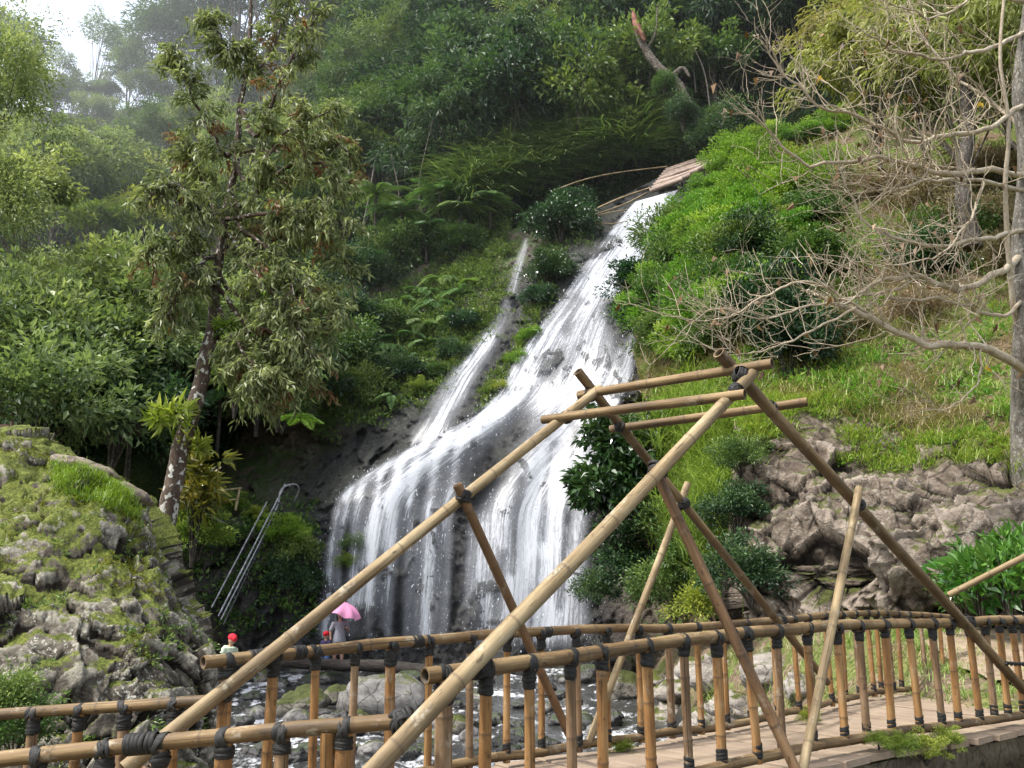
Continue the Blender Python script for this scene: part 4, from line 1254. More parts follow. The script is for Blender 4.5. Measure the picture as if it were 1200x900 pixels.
def crown_points(n, rx, ry, rz, r, shell=.45, lump=.45, s=1.0):
    d = sph(n, r); d[:, 2] = np.where(d[:, 2] < -.35, -d[:, 2] * .6, d[:, 2])
    k = 1 + lump * fbm(d * 1.3 * s + r.uniform(0, 50, 3), 3) * 1.6
    rr = shell + (1 - shell) * r.random(n) ** .7
    return d * (rr * k)[:, None] * np.array([rx, ry, rz]), d


M_BARK = bark_mat('brown_bark', (.03, .024, .018), (.09, .072, .055), (.19, .16, .125), .3)
M_BARKD = bark_mat('dark_bark', (.015, .012, .01), (.05, .042, .034), (.11, .095, .08), .1)


def tree_proto(name, h, crown_r, seed, mat, L, W, n_cl, n_leaf, cl_r, crown_h=.62, trunk_r=.14, hang=0.0, droop=.2, up=.75, lump=.5, bark=None, flat=.6, lean=.0, shell=.45, tvar=.35):
    """returns (trunk mesh data, crown mesh data), foot at the origin"""
    r = np.random.default_rng(seed)
    rz = h * crown_h / 2; cz = h - rz
    pts, d = crown_points(n_cl, crown_r, crown_r * r.uniform(.85, 1.1), rz, r, shell, lump)
    leanv = np.array([lean, 0, 0]) * h
    pts = pts + np.array([0, 0, cz]) + leanv * .8
    tb = MB()
    top = np.array([r.normal(0, .05) * h, r.normal(0, .05) * h, h * .86]) + leanv
    tr = spline(np.array([[0, 0, -.8], [0, 0, 0], top * .45 + r.normal(0, .02, 3) * h, top]), 14)
    tr_r = np.interp(np.linspace(0, 1, 14), [0, .1, 1], [trunk_r * 1.3, trunk_r, trunk_r * .2])
    tube(tb, tr, tr_r, 7, cap=False)
    for k in r.choice(n_cl, min(n_cl, 16), replace=False):
        q = pts[k]; j = int(np.clip((q[2] / h * .75 - .1) * 14, 3, 11)); b = tr[j]
        mid = b * .45 + q * .55 + np.array([0, 0, -.04 * h]) + r.normal(0, .02, 3) * h
        tube(tb, spline(np.array([b, mid, q]), 7), np.linspace(tr_r[j] * .55, trunk_r * .08, 7), 5, cap=False)
    cb = MB()
    for k in range(n_cl):
        t0 = .5 + r.normal(0, .16) + .22 * (pts[k][2] - cz) / rz  # higher clumps tinted lighter: light from above put into the leaf colour
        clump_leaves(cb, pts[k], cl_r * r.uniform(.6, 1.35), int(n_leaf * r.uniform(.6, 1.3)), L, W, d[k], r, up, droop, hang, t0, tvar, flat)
    return tb.data(name + '_trunk', bark or M_BARK), cb.data(name + '_crown', mat, smooth=False)


def shrub_proto(name, h, rad, seed, mat, L, W, n_cl, n_leaf, cl_r, hang=0.0, droop=.2, up=.75, flat=.7, lump=.5, tvar=.35):
    r = np.random.default_rng(seed)
    pts, d = crown_points(n_cl, rad, rad, h * .55, r, .35, lump)
    pts[:, 2] = np.abs(pts[:, 2] + h * .38)
    sb = MB()
    for k in r.choice(n_cl, min(n_cl, 9), replace=False):
        q = pts[k]
        tube(sb, spline(np.array([[0, 0, -.3], q * np.array([.35, .35, .5]), q]), 7), np.linspace(.035, .01, 7) * max(.6, h / 2), 5, cap=False)
    cb = MB()
    for k in range(n_cl):
        t0 = .45 + r.normal(0, .14) + .3 * (pts[k][2] / h - .5)  # low clumps tinted darker than high ones, shading painted into the shrub
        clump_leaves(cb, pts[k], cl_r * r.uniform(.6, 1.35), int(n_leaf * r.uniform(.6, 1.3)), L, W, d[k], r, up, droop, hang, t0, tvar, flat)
    return sb.data(name + '_stem', M_BARKD), cb.data(name + '_foliage', mat, smooth=False)


def frond(mb, base, d0, length, width, droop, r, npin=22, tint0=.5, curl=0.0, pin_w=.16):
    """one feather frond: pinnae along an arching midrib"""
    s = np.linspace(0, 1, npin); d0 = unit(np.asarray(d0, float))
    p = base + d0 * (s * length)[:, None] + np.array([0, 0, -1.0]) * (droop * length * s ** 2)[:, None]
    t = unit(np.gradient(p, axis=0)); sd = unit(np.cross(t, [0, 0, 1.0]) + 1e-6); up = np.cross(sd, t)
    w = width * np.sin(np.pi * np.clip(s * .93 + .07, 0, 1)) ** .7
    for sg in (-1, 1):
        ax = sd * sg + t * .55 - up * .12 + r.normal(0, .06, (npin, 3))
        add_leaves(mb, p, ax, up, w * r.uniform(.9, 1.1, npin), length / npin * .80 * (pin_w / .16), tint0 + r.normal(0, .09, npin) + .1 * s, .22, .1)
    tube(mb, p[::3], np.linspace(.012, .003, len(p[::3])) * max(1, length / 1.2), 4, cap=False, tint=tint0 * .6)


def fern_proto(name, n, length, width, seed, mat, rise=.8, droop=.7, trunk=0.0, npin=26, tint0=.5):
    r = np.random.default_rng(seed); fb = MB()
    for k in range(n):
        a = k / n * 6.283 + r.normal(0, .25); el = rise * r.uniform(.6, 1.3)
        frond(fb, np.array([0, 0, trunk]) + r.normal(0, .02, 3), [math.cos(a), math.sin(a), el], length * r.uniform(.7, 1.15), width, droop * r.uniform(.7, 1.3), r, npin, tint0 + r.normal(0, .12))
    fd = fb.data(name + '_fronds', mat, smooth=False)
    if trunk:
        tb = MB(); tube(tb, np.array([[0, 0, -.5], [.03, 0, trunk * .5], [0, 0, trunk]]), [.09, .08, .1], 7); return tb.data(name + '_trunk', M_BARKD), fd
    return None, fd


def grass_blades(mb, pos, L, W, r, lean=.35, hang=.6, tint0=.5, nseg=4, dirv=None):
    """curved blades"""
    pos = np.asarray(pos, float); n = len(pos)
    a = r.uniform(0, 6.283, n); d = np.stack([np.cos(a), np.sin(a), 0 * a], -1)
    if dirv is not None: d = unit(d + np.asarray(dirv))
    L = L * r.uniform(.55, 1.2, n)[:, None]; hg = hang * r.uniform(.4, 1.4, n)[:, None]; ln = lean * r.uniform(.5, 1.5, n)[:, None]
    sd = unit(np.cross(d, [0, 0, 1.0]))
    rows = []
    for k in range(nseg):
        s = k / (nseg - 1); c = pos + d * L * (ln * s + hg * s * s * .6) + np.array([0, 0, 1.0]) * L * (s - hg * s ** 2.2 * .55)
        w = W * (1 - s) ** .7 * .5 + .0005
        rows += [c - sd * w, c + sd * w]
    V = np.stack(rows, 1); b = np.arange(n)[:, None] * (2 * nseg)
    F = np.concatenate([b + np.array([[2 * k, 2 * k + 1, 2 * k + 3, 2 * k + 2]]) for k in range(nseg - 1)])
    tint = np.clip(tint0 + r.normal(0, .2, n), 0, 1)
    tt = (tint[:, None] + np.linspace(-.2, .2, nseg)[None]).repeat(2, 1)
    mb.add(V.reshape(-1, 3), None, F, tint=np.clip(tt.ravel(), 0, 1), accent=0.0)


# ---- foliage colours
M_DARKLEAF = leaf_mat('dark_forest_leaf', (.012, .030, .014), (.036, .080, .032), (.12, .195, .075), .28, .8)
M_MIDLEAF = leaf_mat('mid_green_leaf', (.035, .075, .02), (.10, .17, .042), (.23, .31, .09), .3, .4)
M_HAZELEAF = leaf_mat('grey_green_leaf', (0.053, 0.098, 0.045), (0.128, 0.195, 0.083), (0.240, 0.315, 0.135), .35, .35)
M_LIMELEAF = leaf_mat('yellow_green_leaf', (.09, .14, .02), (.22, .29, .045), (.40, .45, .10), .38, .3)
M_BRIGHT = leaf_mat('bright_slope_leaf', (.06, .13, .016), (.17, .31, .04), (.36, .48, .10), .38, .3)
M_OLIVE = leaf_mat('olive_drooping_leaf', (.08, .105, .045), (.205, .245, .112), (.40, .43, .235), .40, .3, .45, .3, accent=(.20, .085, .04))
M_FERN = leaf_mat('fern_leaf', (.05, .10, .03), (.12, .21, .06), (.26, .36, .13), .35, .35)
M_FERNL = leaf_mat('light_fern_leaf', (.08, .16, .02), (.16, .28, .04), (.26, .38, .08), .4, .2)
M_GRASS = leaf_mat('grass_blade', (.09, .14, .022), (.22, .31, .06), (.40, .45, .15), .35, .25)
M_STRAW = leaf_mat('dry_grass_blade', (.12, .10, .04), (.25, .215, .095), (.38, .335, .17), .25, .25)
M_GLOSSY = leaf_mat('dark_glossy_leaf', (0.012, 0.033, 0.012), (0.033, 0.083, 0.024), (0.090, 0.173, 0.053), .18, .3, .28, .6)
M_GLOSSB = leaf_mat('bright_glossy_leaf', (.03, .09, .012), (.07, .18, .025), (.14, .28, .05), .28, .2, .3, .6)
M_CROTON = leaf_mat('croton_leaf', (.06, .09, .015), (.16, .17, .025), (.32, .26, .05), .3, .2, .35, .5, accent=(.42, .13, .06))
M_PALEV = leaf_mat('pale_yellow_foliage', (0.144, 0.156, 0.036), (0.300, 0.306, 0.090), (0.480, 0.456, 0.168), .35, .2)
M_MOSSL = leaf_mat('moss_tuft', (.05, .06, .008), (.15, .165, .022), (.27, .275, .05), .3, .2, .8, .1)
M_BROWNL = leaf_mat('dead_brown_leaf', (.08, .04, .02), (.17, .09, .045), (.28, .16, .08), .25, .3)

M_LEFTL = leaf_mat('sunny_grey_green_leaf', (.07, .105, .045), (.19, .245, .10), (.38, .43, .20), .38, .45)
# ---- prototypes (mesh data shared by every copy)
TD = [tree_proto('broad', 9, 3.3, 10 + k, M_DARKLEAF, .40, .19, 70, 62, .95, .72, .14, .15, .25, bark=M_BARKD, lump=.6) for k in range(4)]
TDD = [tree_proto('hanging', 9, 3.1, 20 + k, M_DARKLEAF, .52, .13, 75, 58, .95, .78, .13, .75, .35, up=.4, bark=M_BARKD, lump=.6) for k in range(2)]
TM = [tree_proto('mid', 8, 3.0, 30 + k, M_MIDLEAF, .38, .18, 66, 60, .9, .72, .12, .1, .25, lump=.6) for k in range(4)]
TF = [tree_proto('feather', 9, 3.2, 40 + k, M_MIDLEAF, .36, .07, 80, 90, .8, .68, .12, .25, .3, lump=.7, flat=.4) for k in range(3)]
TH = [tree_proto('hazy', 11, 4.0, 50 + k, M_LEFTL, .38, .16, 85, 85, 1.05, .72, .16, .15, .25, lump=.6) for k in range(4)]
TL = [tree_proto('lime', 7, 2.9, 60 + k, M_LIMELEAF, .42, .17, 50, 55, .85, .55, .11, .2, .3, lump=.6, flat=.35) for k in range(2)]
TE = [tree_proto('edge', 9, 3.0, 75 + k, M_LEFTL, .15, .065, 120, 150, .85, .8, .12, .15, .25, lump=.7) for k in range(2)]
TT = [tree_proto('thin', 12, 2.6, 70 + k, M_HAZELEAF, .30, .10, 44, 46, .8, .5, .13, .3, .3, lump=.8) for k in range(2)]
SB = [shrub_proto('bush', 2.2, 1.5, 80 + k, M_MIDLEAF, .15, .065, 60, 95, .5) for k in range(4)]
SBD = [shrub_proto('dark_bush', 2.4, 1.6, 90 + k, M_DARKLEAF, .17, .08, 60, 90, .55) for k in range(3)]
SBG = [shrub_proto('glossy_bush', 2.2, 1.5, 100 + k, M_GLOSSY, .15, .085, 70, 95, .48) for k in range(2)]
SBR = [shrub_proto('bright_bush', 2.0, 1.5, 110 + k, M_BRIGHT, .17, .05, 58, 130, .46, lump=.6, flat=.55) for k in range(4)]
SBL = [shrub_proto('light_bush', 2.0, 1.4, 120 + k, M_LIMELEAF, .16, .06, 46, 95, .48, lump=.6, flat=.5) for k in range(2)]
SBH = [shrub_proto('pale_bush', 2.8, 2.0, 130 + k, M_LEFTL, .19, .085, 66, 95, .6) for k in range(3)]
FE = [fern_proto('fern', 11, 1.25, .24, 140 + k, M_FERN, .75, .75) for k in range(3)]
TFN = [fern_proto('tree_fern', 13, 2.3, .48, 150 + k, M_FERN, .45, .6, 1.6, 34) for k in range(2)]
FEL = [fern_proto('light_fern', 8, 1.2, .30, 160 + k, M_FERNL, .55, .6) for k in range(2)]


def put(name, protos, at, s, label, cat, group=None, parts=('trunk', 'crown'), rz=None, tilt=(0, 0), sz=None):
    """a plant standing at a point: an Empty with its own copies of the parts"""
    a, b = protos[rng.integers(len(protos))] if isinstance(protos, list) else protos
    o = empty(name, at, label, cat, group)
    o.scale = (s, s, s * (sz or rng.uniform(.9, 1.12))); o.rotation_euler = (tilt[0], tilt[1], rng.uniform(0, 6.28) if rz is None else rz)
    for nm, d in zip(parts, (a, b)):
        if d is None or nm is None: continue
        c = bpy.data.objects.new(nm, d); C.objects.link(c); c.parent = o
    return o
# ================================================================== the wooded hillside
def H(px, py): return hill_p(np.float64(px), np.float64(py))
def jitter_grid(x0, x1, y0, y1, dx, dy, j=.38):
    for a, y in enumerate(np.arange(y1, y0, -dy)):
        for x in np.arange(x0 + (a % 2) * dx / 2, x1, dx):
            yield x + rng.uniform(-j, j) * dx, y + rng.uniform(-j, j) * dy

def hill_spot(px, py):
    lo, hi = HILL_TOP(px) + 4, 636
    return H(px, np.clip(py, lo, hi))

def side_word(px): return 'left' if px < 400 else ('middle' if px < 720 else 'right')
# dark steep forest over the fall
for x, y in jitter_grid(395, 1010, -40, 262, 52, 36):
    if y > np.interp(x, [395, 550, 700, 850, 1010], [380, 285, 232, 150, 130]): continue
    kind = rng.choice(4, p=[.38, .2, .24, .18])
    pr = [TD, TDD, TM, TF][kind]
    lab, grp = [('dark broad leaved tree in the dense wood on the slope above the waterfall', 'dark broad leaved trees above the waterfall'),
           ('dark tree with hanging narrow leaves in the wood above the waterfall', 'dark hanging leaved trees above the waterfall'),
           ('mid green leafy tree among darker ones in the wood above the waterfall', 'mid green trees above the waterfall'),
           ('fine leaved feathery tree in the wood above the waterfall', 'feathery trees above the waterfall')][kind]
    put('forest_tree', pr, hill_spot(x, y), rng.uniform(.72, 1.22), lab, 'tree', grp)
# hazy lighter hill on the left, small far trees first
for x, y in jitter_grid(-90, 420, 118, 520, 60, 42):
    if x > 380 and y > 350: continue
    d = float(HILL(x, y)); tp = HILL_TOP(x)
    if y < tp + 6: continue
    near = y > 330
    if near:
        kind = rng.choice(4, p=[.5, .25, .1, .15]); pr = [SBH, TM, SBD, SB][kind]; s = [1.25, .55, 1.3, 1.3][kind] * rng.uniform(.8, 1.15)
        lab, grp = [('pale grey green bush on the lower left hillside', 'pale bushes on the left hillside'), ('mid green small tree on the lower left hillside', 'small trees on the left hillside'),
               ('dark leafy bush on the lower left hillside', 'dark bushes on the left hillside'), ('mid green bush on the lower left hillside', 'green bushes on the left hillside')][kind]
        nm, cat, parts = ('hillside_bush', 'bush', ('stem', 'foliage')) if kind != 1 else ('hillside_tree', 'tree', ('trunk', 'crown'))
    else:
        kind = rng.choice(4, p=[.45, .22, .18, .15]); pr = [TH, TL, TM, TF][kind]; s = rng.uniform(.55, .85) * (1.0 if y > 200 else .78)
        lab, grp = [('grey green hazy tree on the upper left hillside', 'hazy trees on the left hillside'), ('yellow green flat topped tree on the upper left hillside', 'yellow green trees on the left hillside'),
               ('mid green tree on the upper left hillside', 'mid green trees on the left hillside'), ('fine leaved tree on the upper left hillside', 'fine leaved trees on the left hillside')][kind]
        nm, cat, parts = 'hillside_tree', 'tree', ('trunk', 'crown')
    put(nm, pr, hill_spot(x, y), s, lab, cat, grp, parts)
# ones that stand out against the sky
for x, y, s, pr, lab in [(-16, 150, .85, TH, 'hazy tree at the left end of the ridge below the sky'), (62, 140, .8, TT, 'low thin tree on the ridge under the gap of sky'),
        (108, 138, 1.15, TT, 'tall thin airy tree standing alone against the gap of sky'), (150, 136, .85, TH, 'rounded grey green tree on the ridge under the gap of sky'),
        (190, 132, 1.0, TF, 'feathery pale tree at the right edge of the gap of sky'), (225, 122, 1.25, TF, 'tall feathery tree on the ridge right of the gap of sky'),
        (272, 118, 1.35, TH, 'tall hazy tree on the ridge behind the leaning tree top'), (318, 90, 1.3, TH, 'broad hazy tree on the ridge right of the leaning tree'),
        (360, 50, 1.2, TF, 'feathery tree high on the ridge right of the leaning tree')]:
    put('ridge_tree', pr, hill_spot(x, y + 8), s * (1.7 if x < 60 else 1.0 if x < 170 else 1.65), lab, 'tree')
for x, s in [(35, .66), (82, .6), (122, .56), (172, .62), (205, .7)]:
    put('ridge_tree', TH, hill_spot(x, 146), s, 'low hazy round crowned tree in the row on the ridge below the gap of sky', 'tree', 'low hazy trees on the ridge')
# yellow green trees on the left hillside
for x, y, s, lab in [(250, 232, .95, 'bright yellow green tree behind the leaning tree at mid height'), (150, 258, .8, 'yellow green tree left of the leaning tree'), (110, 330, .7, 'low yellow green tree on the left hillside')]:
    put('yellow_green_tree', TL, hill_spot(x, y), s, lab, 'tree')
# nearer dark trees at the left edge of the view
for x, y, d, s, pr, lab in [(-66, 300, 28, .95, TE, 'tall dark tree at the left edge reaching above the ridge'), (-85, 440, 26, .9, TE, 'leafy tree partly outside the left edge of the view'),
        (15, 520, 25, .6, TE, 'leafy tree at the left edge above the boulder'), (15, 340, 36, .65, TH, 'greyish tree behind the leafy tree at the left edge')]:
    put('edge_tree', pr, P(x, y, d), s, lab, 'tree')
# bushes over the dark hollow between boulder and fall
for x, y, d, s, pr, lab in [(70, 500, 25, 1.25, SBH, 'pale leafy bush right above the grey stone on the boulder'), (120, 470, 27, 1.5, SBH, 'large pale bush left of the leaning trunk'), (20, 470, 25, 1.4, SBH, 'pale bush right above the wooden board'),
        (165, 440, 29, 1.5, SBH, 'green bush close to the left of the leaning trunk'), (100, 420, 30, 1.5, SBH, 'grey green bush in the middle of the left hillside'), (60, 430, 30, 1.4, SBH, 'pale bush below the yellow green tree'),
        (205, 420, 33, 1.6, SBH, 'greyish large leaved bush behind the leaning trunk'), (300, 455, 34, 1.3, SB, 'leafy bush over the dark hollow right of the leaning trunk'), (350, 470, 35, 1.25, SBD, 'dark bush hanging over the hollow beside the cliff'),
        (330, 500, 34.5, 1.0, SB, 'low leafy bush at the lip of the dark hollow'), (385, 440, 37, 1.4, SB, 'leafy green bush at the top of the bare rock left of the fall'), (270, 430, 35, 1.4, SBD, 'dark bush behind the middle of the leaning tree'),
        (230, 470, 35, 1.2, SBD, 'dark bush behind the lower leaning trunk'), (40, 540, 23, 1.2, SBH, 'pale bush behind the top of the boulder'), (130, 540, 25, 1.25, SBD, 'dark bush in the shade behind the boulder'), (165, 500, 28, 1.2, SBD, 'shaded bush left of the trunk foot')]:
    put('bush', pr, P(x, y, d), s, lab, 'bush', None, ('stem', 'foliage'))

# undergrowth that fills the hillside
def undergrowth(name, pts, nrm, mat, n_leaf, L, W, cl, seed, **kw):
    r = np.random.default_rng(seed); mb = MB()
    for p, n in zip(pts, nrm):
        clump_leaves(mb, p + n * cl * .4, cl * r.uniform(.5, 1.4), n_leaf, L, W, n, r, tint0=.45 + r.normal(0, .15), **kw)
    return tag(mb.build(name, mat, smooth=False), None, None, None, 'stuff')
r_ = np.random.default_rng(5)
pts = []; 
for x, y in zip(r_.uniform(-120, 1080, 6500), r_.uniform(-30, 540, 6500)):
    if y < HILL_TOP(x) + 2: continue
    if y > np.interp(x, [-120, 300, 400, 550, 700, 850, 1010], [560, 540, 400, 300, 240, 165, 140]): continue
    pts.append(hill_p(np.float64(x), np.float64(y)))
pts = np.array(pts)
undergrowth('undergrowth', pts, np.tile(unit(np.array([[0, -.6, .8]])), (len(pts), 1)), M_DARKLEAF, 16, .42, .2, .75, 6)

# ---- broken trunk with a red torn end, high in the wood
mb = MB(); q = spline(np.array([P(742, 18, 45.5), P(752, 52, 45.3), P(772, 78, 45), P(795, 100, 44.8), P(814, 142, 44.6), P(819, 156, 44.5)]), 24)
tube(mb, q + fbm(q * .9, 3)[:, None] * .15, np.interp(np.linspace(0, 1, 24), [0, .12, .3, 1], [.08, .18, .25, .27]) * (1 + .12 * fbm(q * 2, 2)), 10)
tube(mb, spline(np.array([P(756, 60, 45.2), P(768, 40, 45.2), P(771, 5, 45.3)]), 10), np.linspace(.12, .05, 10), 6)
tube(mb, spline(np.array([P(785, 92, 44.9), P(800, 80, 44.8), P(808, 90, 44.7)]), 8), np.linspace(.18, .08, 8), 6)
M_PALEB = bark_mat('pale_grey_bark', (.09, .075, .06), (.22, .19, .16), (.36, .33, .29), .35)
br = empty('broken_tree', P(816, 150, 44.5), 'leaning broken trunk with a torn reddish top in the wood right above the log weir', 'tree')
mb.build('trunk', M_BARK, br)
t = NT('torn_red_wood'); p_ = t.pos(); n_ = t.noise(p_, 3, 5, .6)
mb = MB(); q = spline(np.array([P(741, 12, 45.4), P(746, 30, 45.2), P(756, 48, 44.9)]), 8); tube(mb, q, [.03, .12, .16, .2, .22, .2, .16, .08], 6)
mb.build('torn_end', t.done(t.pbsdf(t.ramp(n_, [(.35, (.13, .05, .035)), (.65, (.28, .13, .09))]), .8, .2)), br)
for x, y, d, s, pr, lab in [(832, 180, 43.6, .9, SBD, 'dark bush at the foot of the broken trunk beside the weir'), (800, 150, 43.8, .7, SBD, 'dark bush left of the broken trunk foot'), (778, 108, 44.3, .55, SB, 'small leafy bush climbing on the broken trunk'), (852, 165, 44, .9, SBD, 'dark bush right of the broken trunk above the weir')]:
    put('bush', pr, P(x, y, d), s, lab, 'bush', None, ('stem', 'foliage'))
for x, y, d, s in [(868, 178, 42.6, .7), (892, 176, 42.4, .8), (918, 174, 42.2, .8), (944, 172, 42, .85), (970, 168, 42, .9), (998, 160, 41.8, .9)]:
    put('bush', SBR, P(x, y + 6, d), s, 'bright green bush in the row along the upper edge of the sunny slope', 'bush', 'bushes along the upper edge of the slope', ('stem', 'foliage'))
for k in range(16):
    x = rng.uniform(410, 960); y = np.interp(x, [400, 550, 700, 850, 1010], [330, 235, 190, 120, 100]) - rng.uniform(0, 60); b = P(x, y, HILL(x, y) - 3.2)
    mb = MB(); q = spline(np.array([b, b + [rng.normal(0, .3), 0, 2.2], b + [rng.normal(0, .6), .2, rng.uniform(4, 7)]]), 16); tube(mb, q, np.linspace(.055, .03, 16), 5)
    tag(mb.build('slender_stem', M_PALEB if k % 2 else M_BARK), 'thin bare stem rising among the leaves of the dark wood', 'stem', 'thin bare stems in the dark wood')
# bare grey branches and thin stems inside the wood
mb = MB()
for a in [((592, 75, 48), (622, 140, 46.6)), ((600, 80, 48), (570, 120, 47)), ((598, 78, 48), (588, 130, 47)), ((640, 100, 48), (690, 112, 47)), ((600, 80, 48.5), (640, 135, 46.6))]:
    A_, B_ = P(*a[0]), P(*a[1]); q = spline(np.array([A_, (A_ + B_) / 2 + rng.normal(0, .25, 3), B_]), 10); tube(mb, q, np.linspace(.05, .02, 10), 5)
tag(mb.build('dead_branches', M_BARK), 'bare grey spreading dead branches in the dark wood over the fall', 'branch')

# ---- shelf left of the fall: ferns, bushes, hanging bank
def cl_(px, py, off=.1): return cliff_p(np.float64(px), np.float64(py), off)
for x, y, s, pr, lab in [(658, 290, 1.15, SBG, 'round dark bush with small leaves at the head of the side stream'), (642, 335, .85, SBG, 'dark bush hanging below the round one beside the water'), (630, 362, .5, SBG, 'lower dark bush between the side stream and the main water'),
        (668, 258, .8, SBG, 'upper part bush over the round dark bush near the weir'), (530, 425, .5, SBD, 'dense leafy cushion on the rock left of the side stream'), (515, 447, .48, SB, 'green cushion plant on the rock rib left of the side stream'), (545, 392, .6, SBG, 'dark cushion plant beside the upper side stream'),
        (490, 462, .38, SBL, 'yellow green cushion plant at the foot of the rib'), (465, 440, .45, SBL, 'pale green tuft on the bare rock left of the fall'),
        (622, 402, .42, SBR, 'grassy green tuft on the rib between the two waters'), (606, 430, .38, SBR, 'lower grassy tuft on the rib between the two waters'), (586, 460, .28, SBL, 'mossy yellow green tuft at the tip of the rib'),
        (440, 400, 1.1, SB, 'green bush below the ferns left of the fall'), (405, 420, 1.2, SBD, 'dark bush at the left end of the fern shelf'), (545, 300, .95, SB, 'green bush at the upper edge of the shelf'), (500, 305, 1.1, SB, 'green leafy bush left on the upper shelf'), (455, 320, 1.2, SB, 'broad leafy bush at the far left of the upper shelf'),
        (425, 350, 1.2, SBD, 'dark bush behind the ferns on the shelf'), (475, 450, .7, SBD, 'dark low bush above the bare rock'), (415, 480, .9, SB, 'leafy bush above the dark hollow by the fall')]:
    put('cliff_bush', pr, cl_(x, y, .0), s, lab, 'bush', None, ('stem', 'foliage'))
k = 0
for x, y, s in [(440, 395, 1.25), (470, 400, 1.3), (495, 385, 1.1), (455, 425, 1.15), (425, 440, 1.2), (485, 425, 1.0), (410, 400, 1.2), (510, 360, 1.1), (470, 360, 1.2), (440, 460, .9), (540, 345, .9), (520, 330, 1.0), (400, 450, 1.1), (460, 470, .8), (430, 380, 1.2), (450, 410, 1.1), (478, 378, 1.1), (498, 405, .9), (418, 425, 1.1), (468, 440, .9), (500, 345, 1.0), (455, 375, 1.2), (525, 375, .8), (390, 430, 1.1)]:
    put('shelf_fern', FE, cl_(x, y, .05), s * 1.35, 'arching green fern among others on the shelf left of the fall', 'fern', 'ferns on the shelf left of the fall', (None, 'fronds'))
put('pale_fern', FEL, cl_(555, 330, .1), 1.0, 'single yellow green fern frond tuft under the upper side stream', 'fern', None, (None, 'fronds'))
for x, y, s, lab in [(470, 262, 1.0, 'greyish tree fern standing out left under the dark wood'), (500, 275, .9, 'tree fern with drooping fronds over the shelf'), (540, 250, .9, 'tree fern at the foot of the hanging bank'), (300, 470, 1.1, 'dark tree fern in the shade right of the leaning trunk'), (255, 490, 1.0, 'dark tree fern behind the lower leaning trunk'), (150, 520, .95, 'yellowish tree fern left of the trunk above the boulder'), (440, 235, 1.0, 'tall tree fern at the left foot of the dark wood'), (575, 235, .85, 'tree fern right of the others at the foot of the hanging bank'), (515, 225, .9, 'tree fern highest on the bank below the dark wood')]:
    d = 44 if x > 400 else 34
    if x == 150: d = 27
    put('tree_fern', TFN, P(x, y + 25, d), s, lab, 'tree fern')
for x, y, d, s, lab in [(330, 425, 16.5, .62, 'bright light green fern frond hanging in the sun right of the leaning tree'), (352, 490, 17, .55, 'lower bright fern frond lit against the dark hollow'), (322, 350, 14, .5, 'bright frond high in the leaning tree crown')]:
    put('bright_fern', FEL, P(x, y, d), s, lab, 'fern', None, (None, 'fronds'))
# hanging grassy bank right under the dark wood
mb = MB(); r_ = np.random.default_rng(8)
for x, y in zip(r_.uniform(530, 760, 520), r_.uniform(-1, 1, 520)):
    yy = np.interp(x, [520, 600, 700, 760], [235, 195, 165, 150]) + y * 32
    b = P(x, yy, HILL(x, yy) - 2.2 - r_.uniform(0, .8))
    n = 9; grass_blades(mb, b + r_.normal(0, .25, (n, 3)), 2.1, .13, r_, .55, 2.5, .5, 6, (0, -1.2, 0))
tag(mb.build('hanging_grass', leaf_mat('hanging_blade', (.045, .08, .022), (.125, .18, .055), (.26, .30, .12), .3, .2), smooth=False), None, None, None, 'stuff')
# moss and small plants on the rock itself
pts = []; 
r_ = np.random.default_rng(9)
for x, y in zip(r_.uniform(370, 700, 5200), r_.uniform(250, 520, 5200)):
    line = np.interp(x, [370, 450, 530, 600, 640, 700], [520, 470, 420, 345, 310, 250])
    if y > line + 22 * r_.normal() or y < line - 120: continue
    if abs(x - np.interp(y, [280, 345, 400, 460, 515], [616, 598, 575, 530, 495])) < 20: continue
    pts.append(cl_(x, y, .02))
pts = np.array(pts)
undergrowth('shelf_plants', pts, np.tile(unit(np.array([[0, -.7, .7]])), (len(pts), 1)), M_MIDLEAF, 14, .20, .085, .30, 11)

# ---- wall with the ladder, left of the fall
for x, y, s, pr, lab in [(335, 640, .55, SBR, 'leafy green creeper at the top of the ladder wall'), (345, 665, .6, SB, 'leafy creeper hanging down the wall right of the ladder'), (340, 700, .55, SBD, 'dark creeper low on the wall beside the fall'), (300, 612, .28, SBL, 'mossy tuft beside the ladder head'), (270, 605, .45, SBL, 'mossy green tuft on the ledge under the rusty rail'), (248, 650, .5, SBD, 'dark plant on the wall left of the ladder'), (412, 650, .35, SB, 'small fern tuft growing in the falling water'), (405, 668, .3, SBL, 'yellow green tuft on the rock inside the fall')]:
    put('wall_plant', pr, cl_(x, y, .1), s, lab, 'plant', None, ('stem', 'foliage'))
pts = []
for x, y in zip(r_.uniform(205, 372, 1500), r_.uniform(585, 745, 1500)):
    if r_.random() < np.interp(y, [585, 620, 700, 745], [1, .8, .45, .3]) * (.9 if fbm(np.array([x * .03, y * .03, 1.0]), 3) > -.05 else .15): pts.append(cl_(x, y, .03))
pts = np.array(pts)
undergrowth('wall_creepers', pts, np.tile(unit(np.array([[0, -.9, .4]])), (len(pts), 1)), M_MIDLEAF, 9, .19, .09, .22, 12)

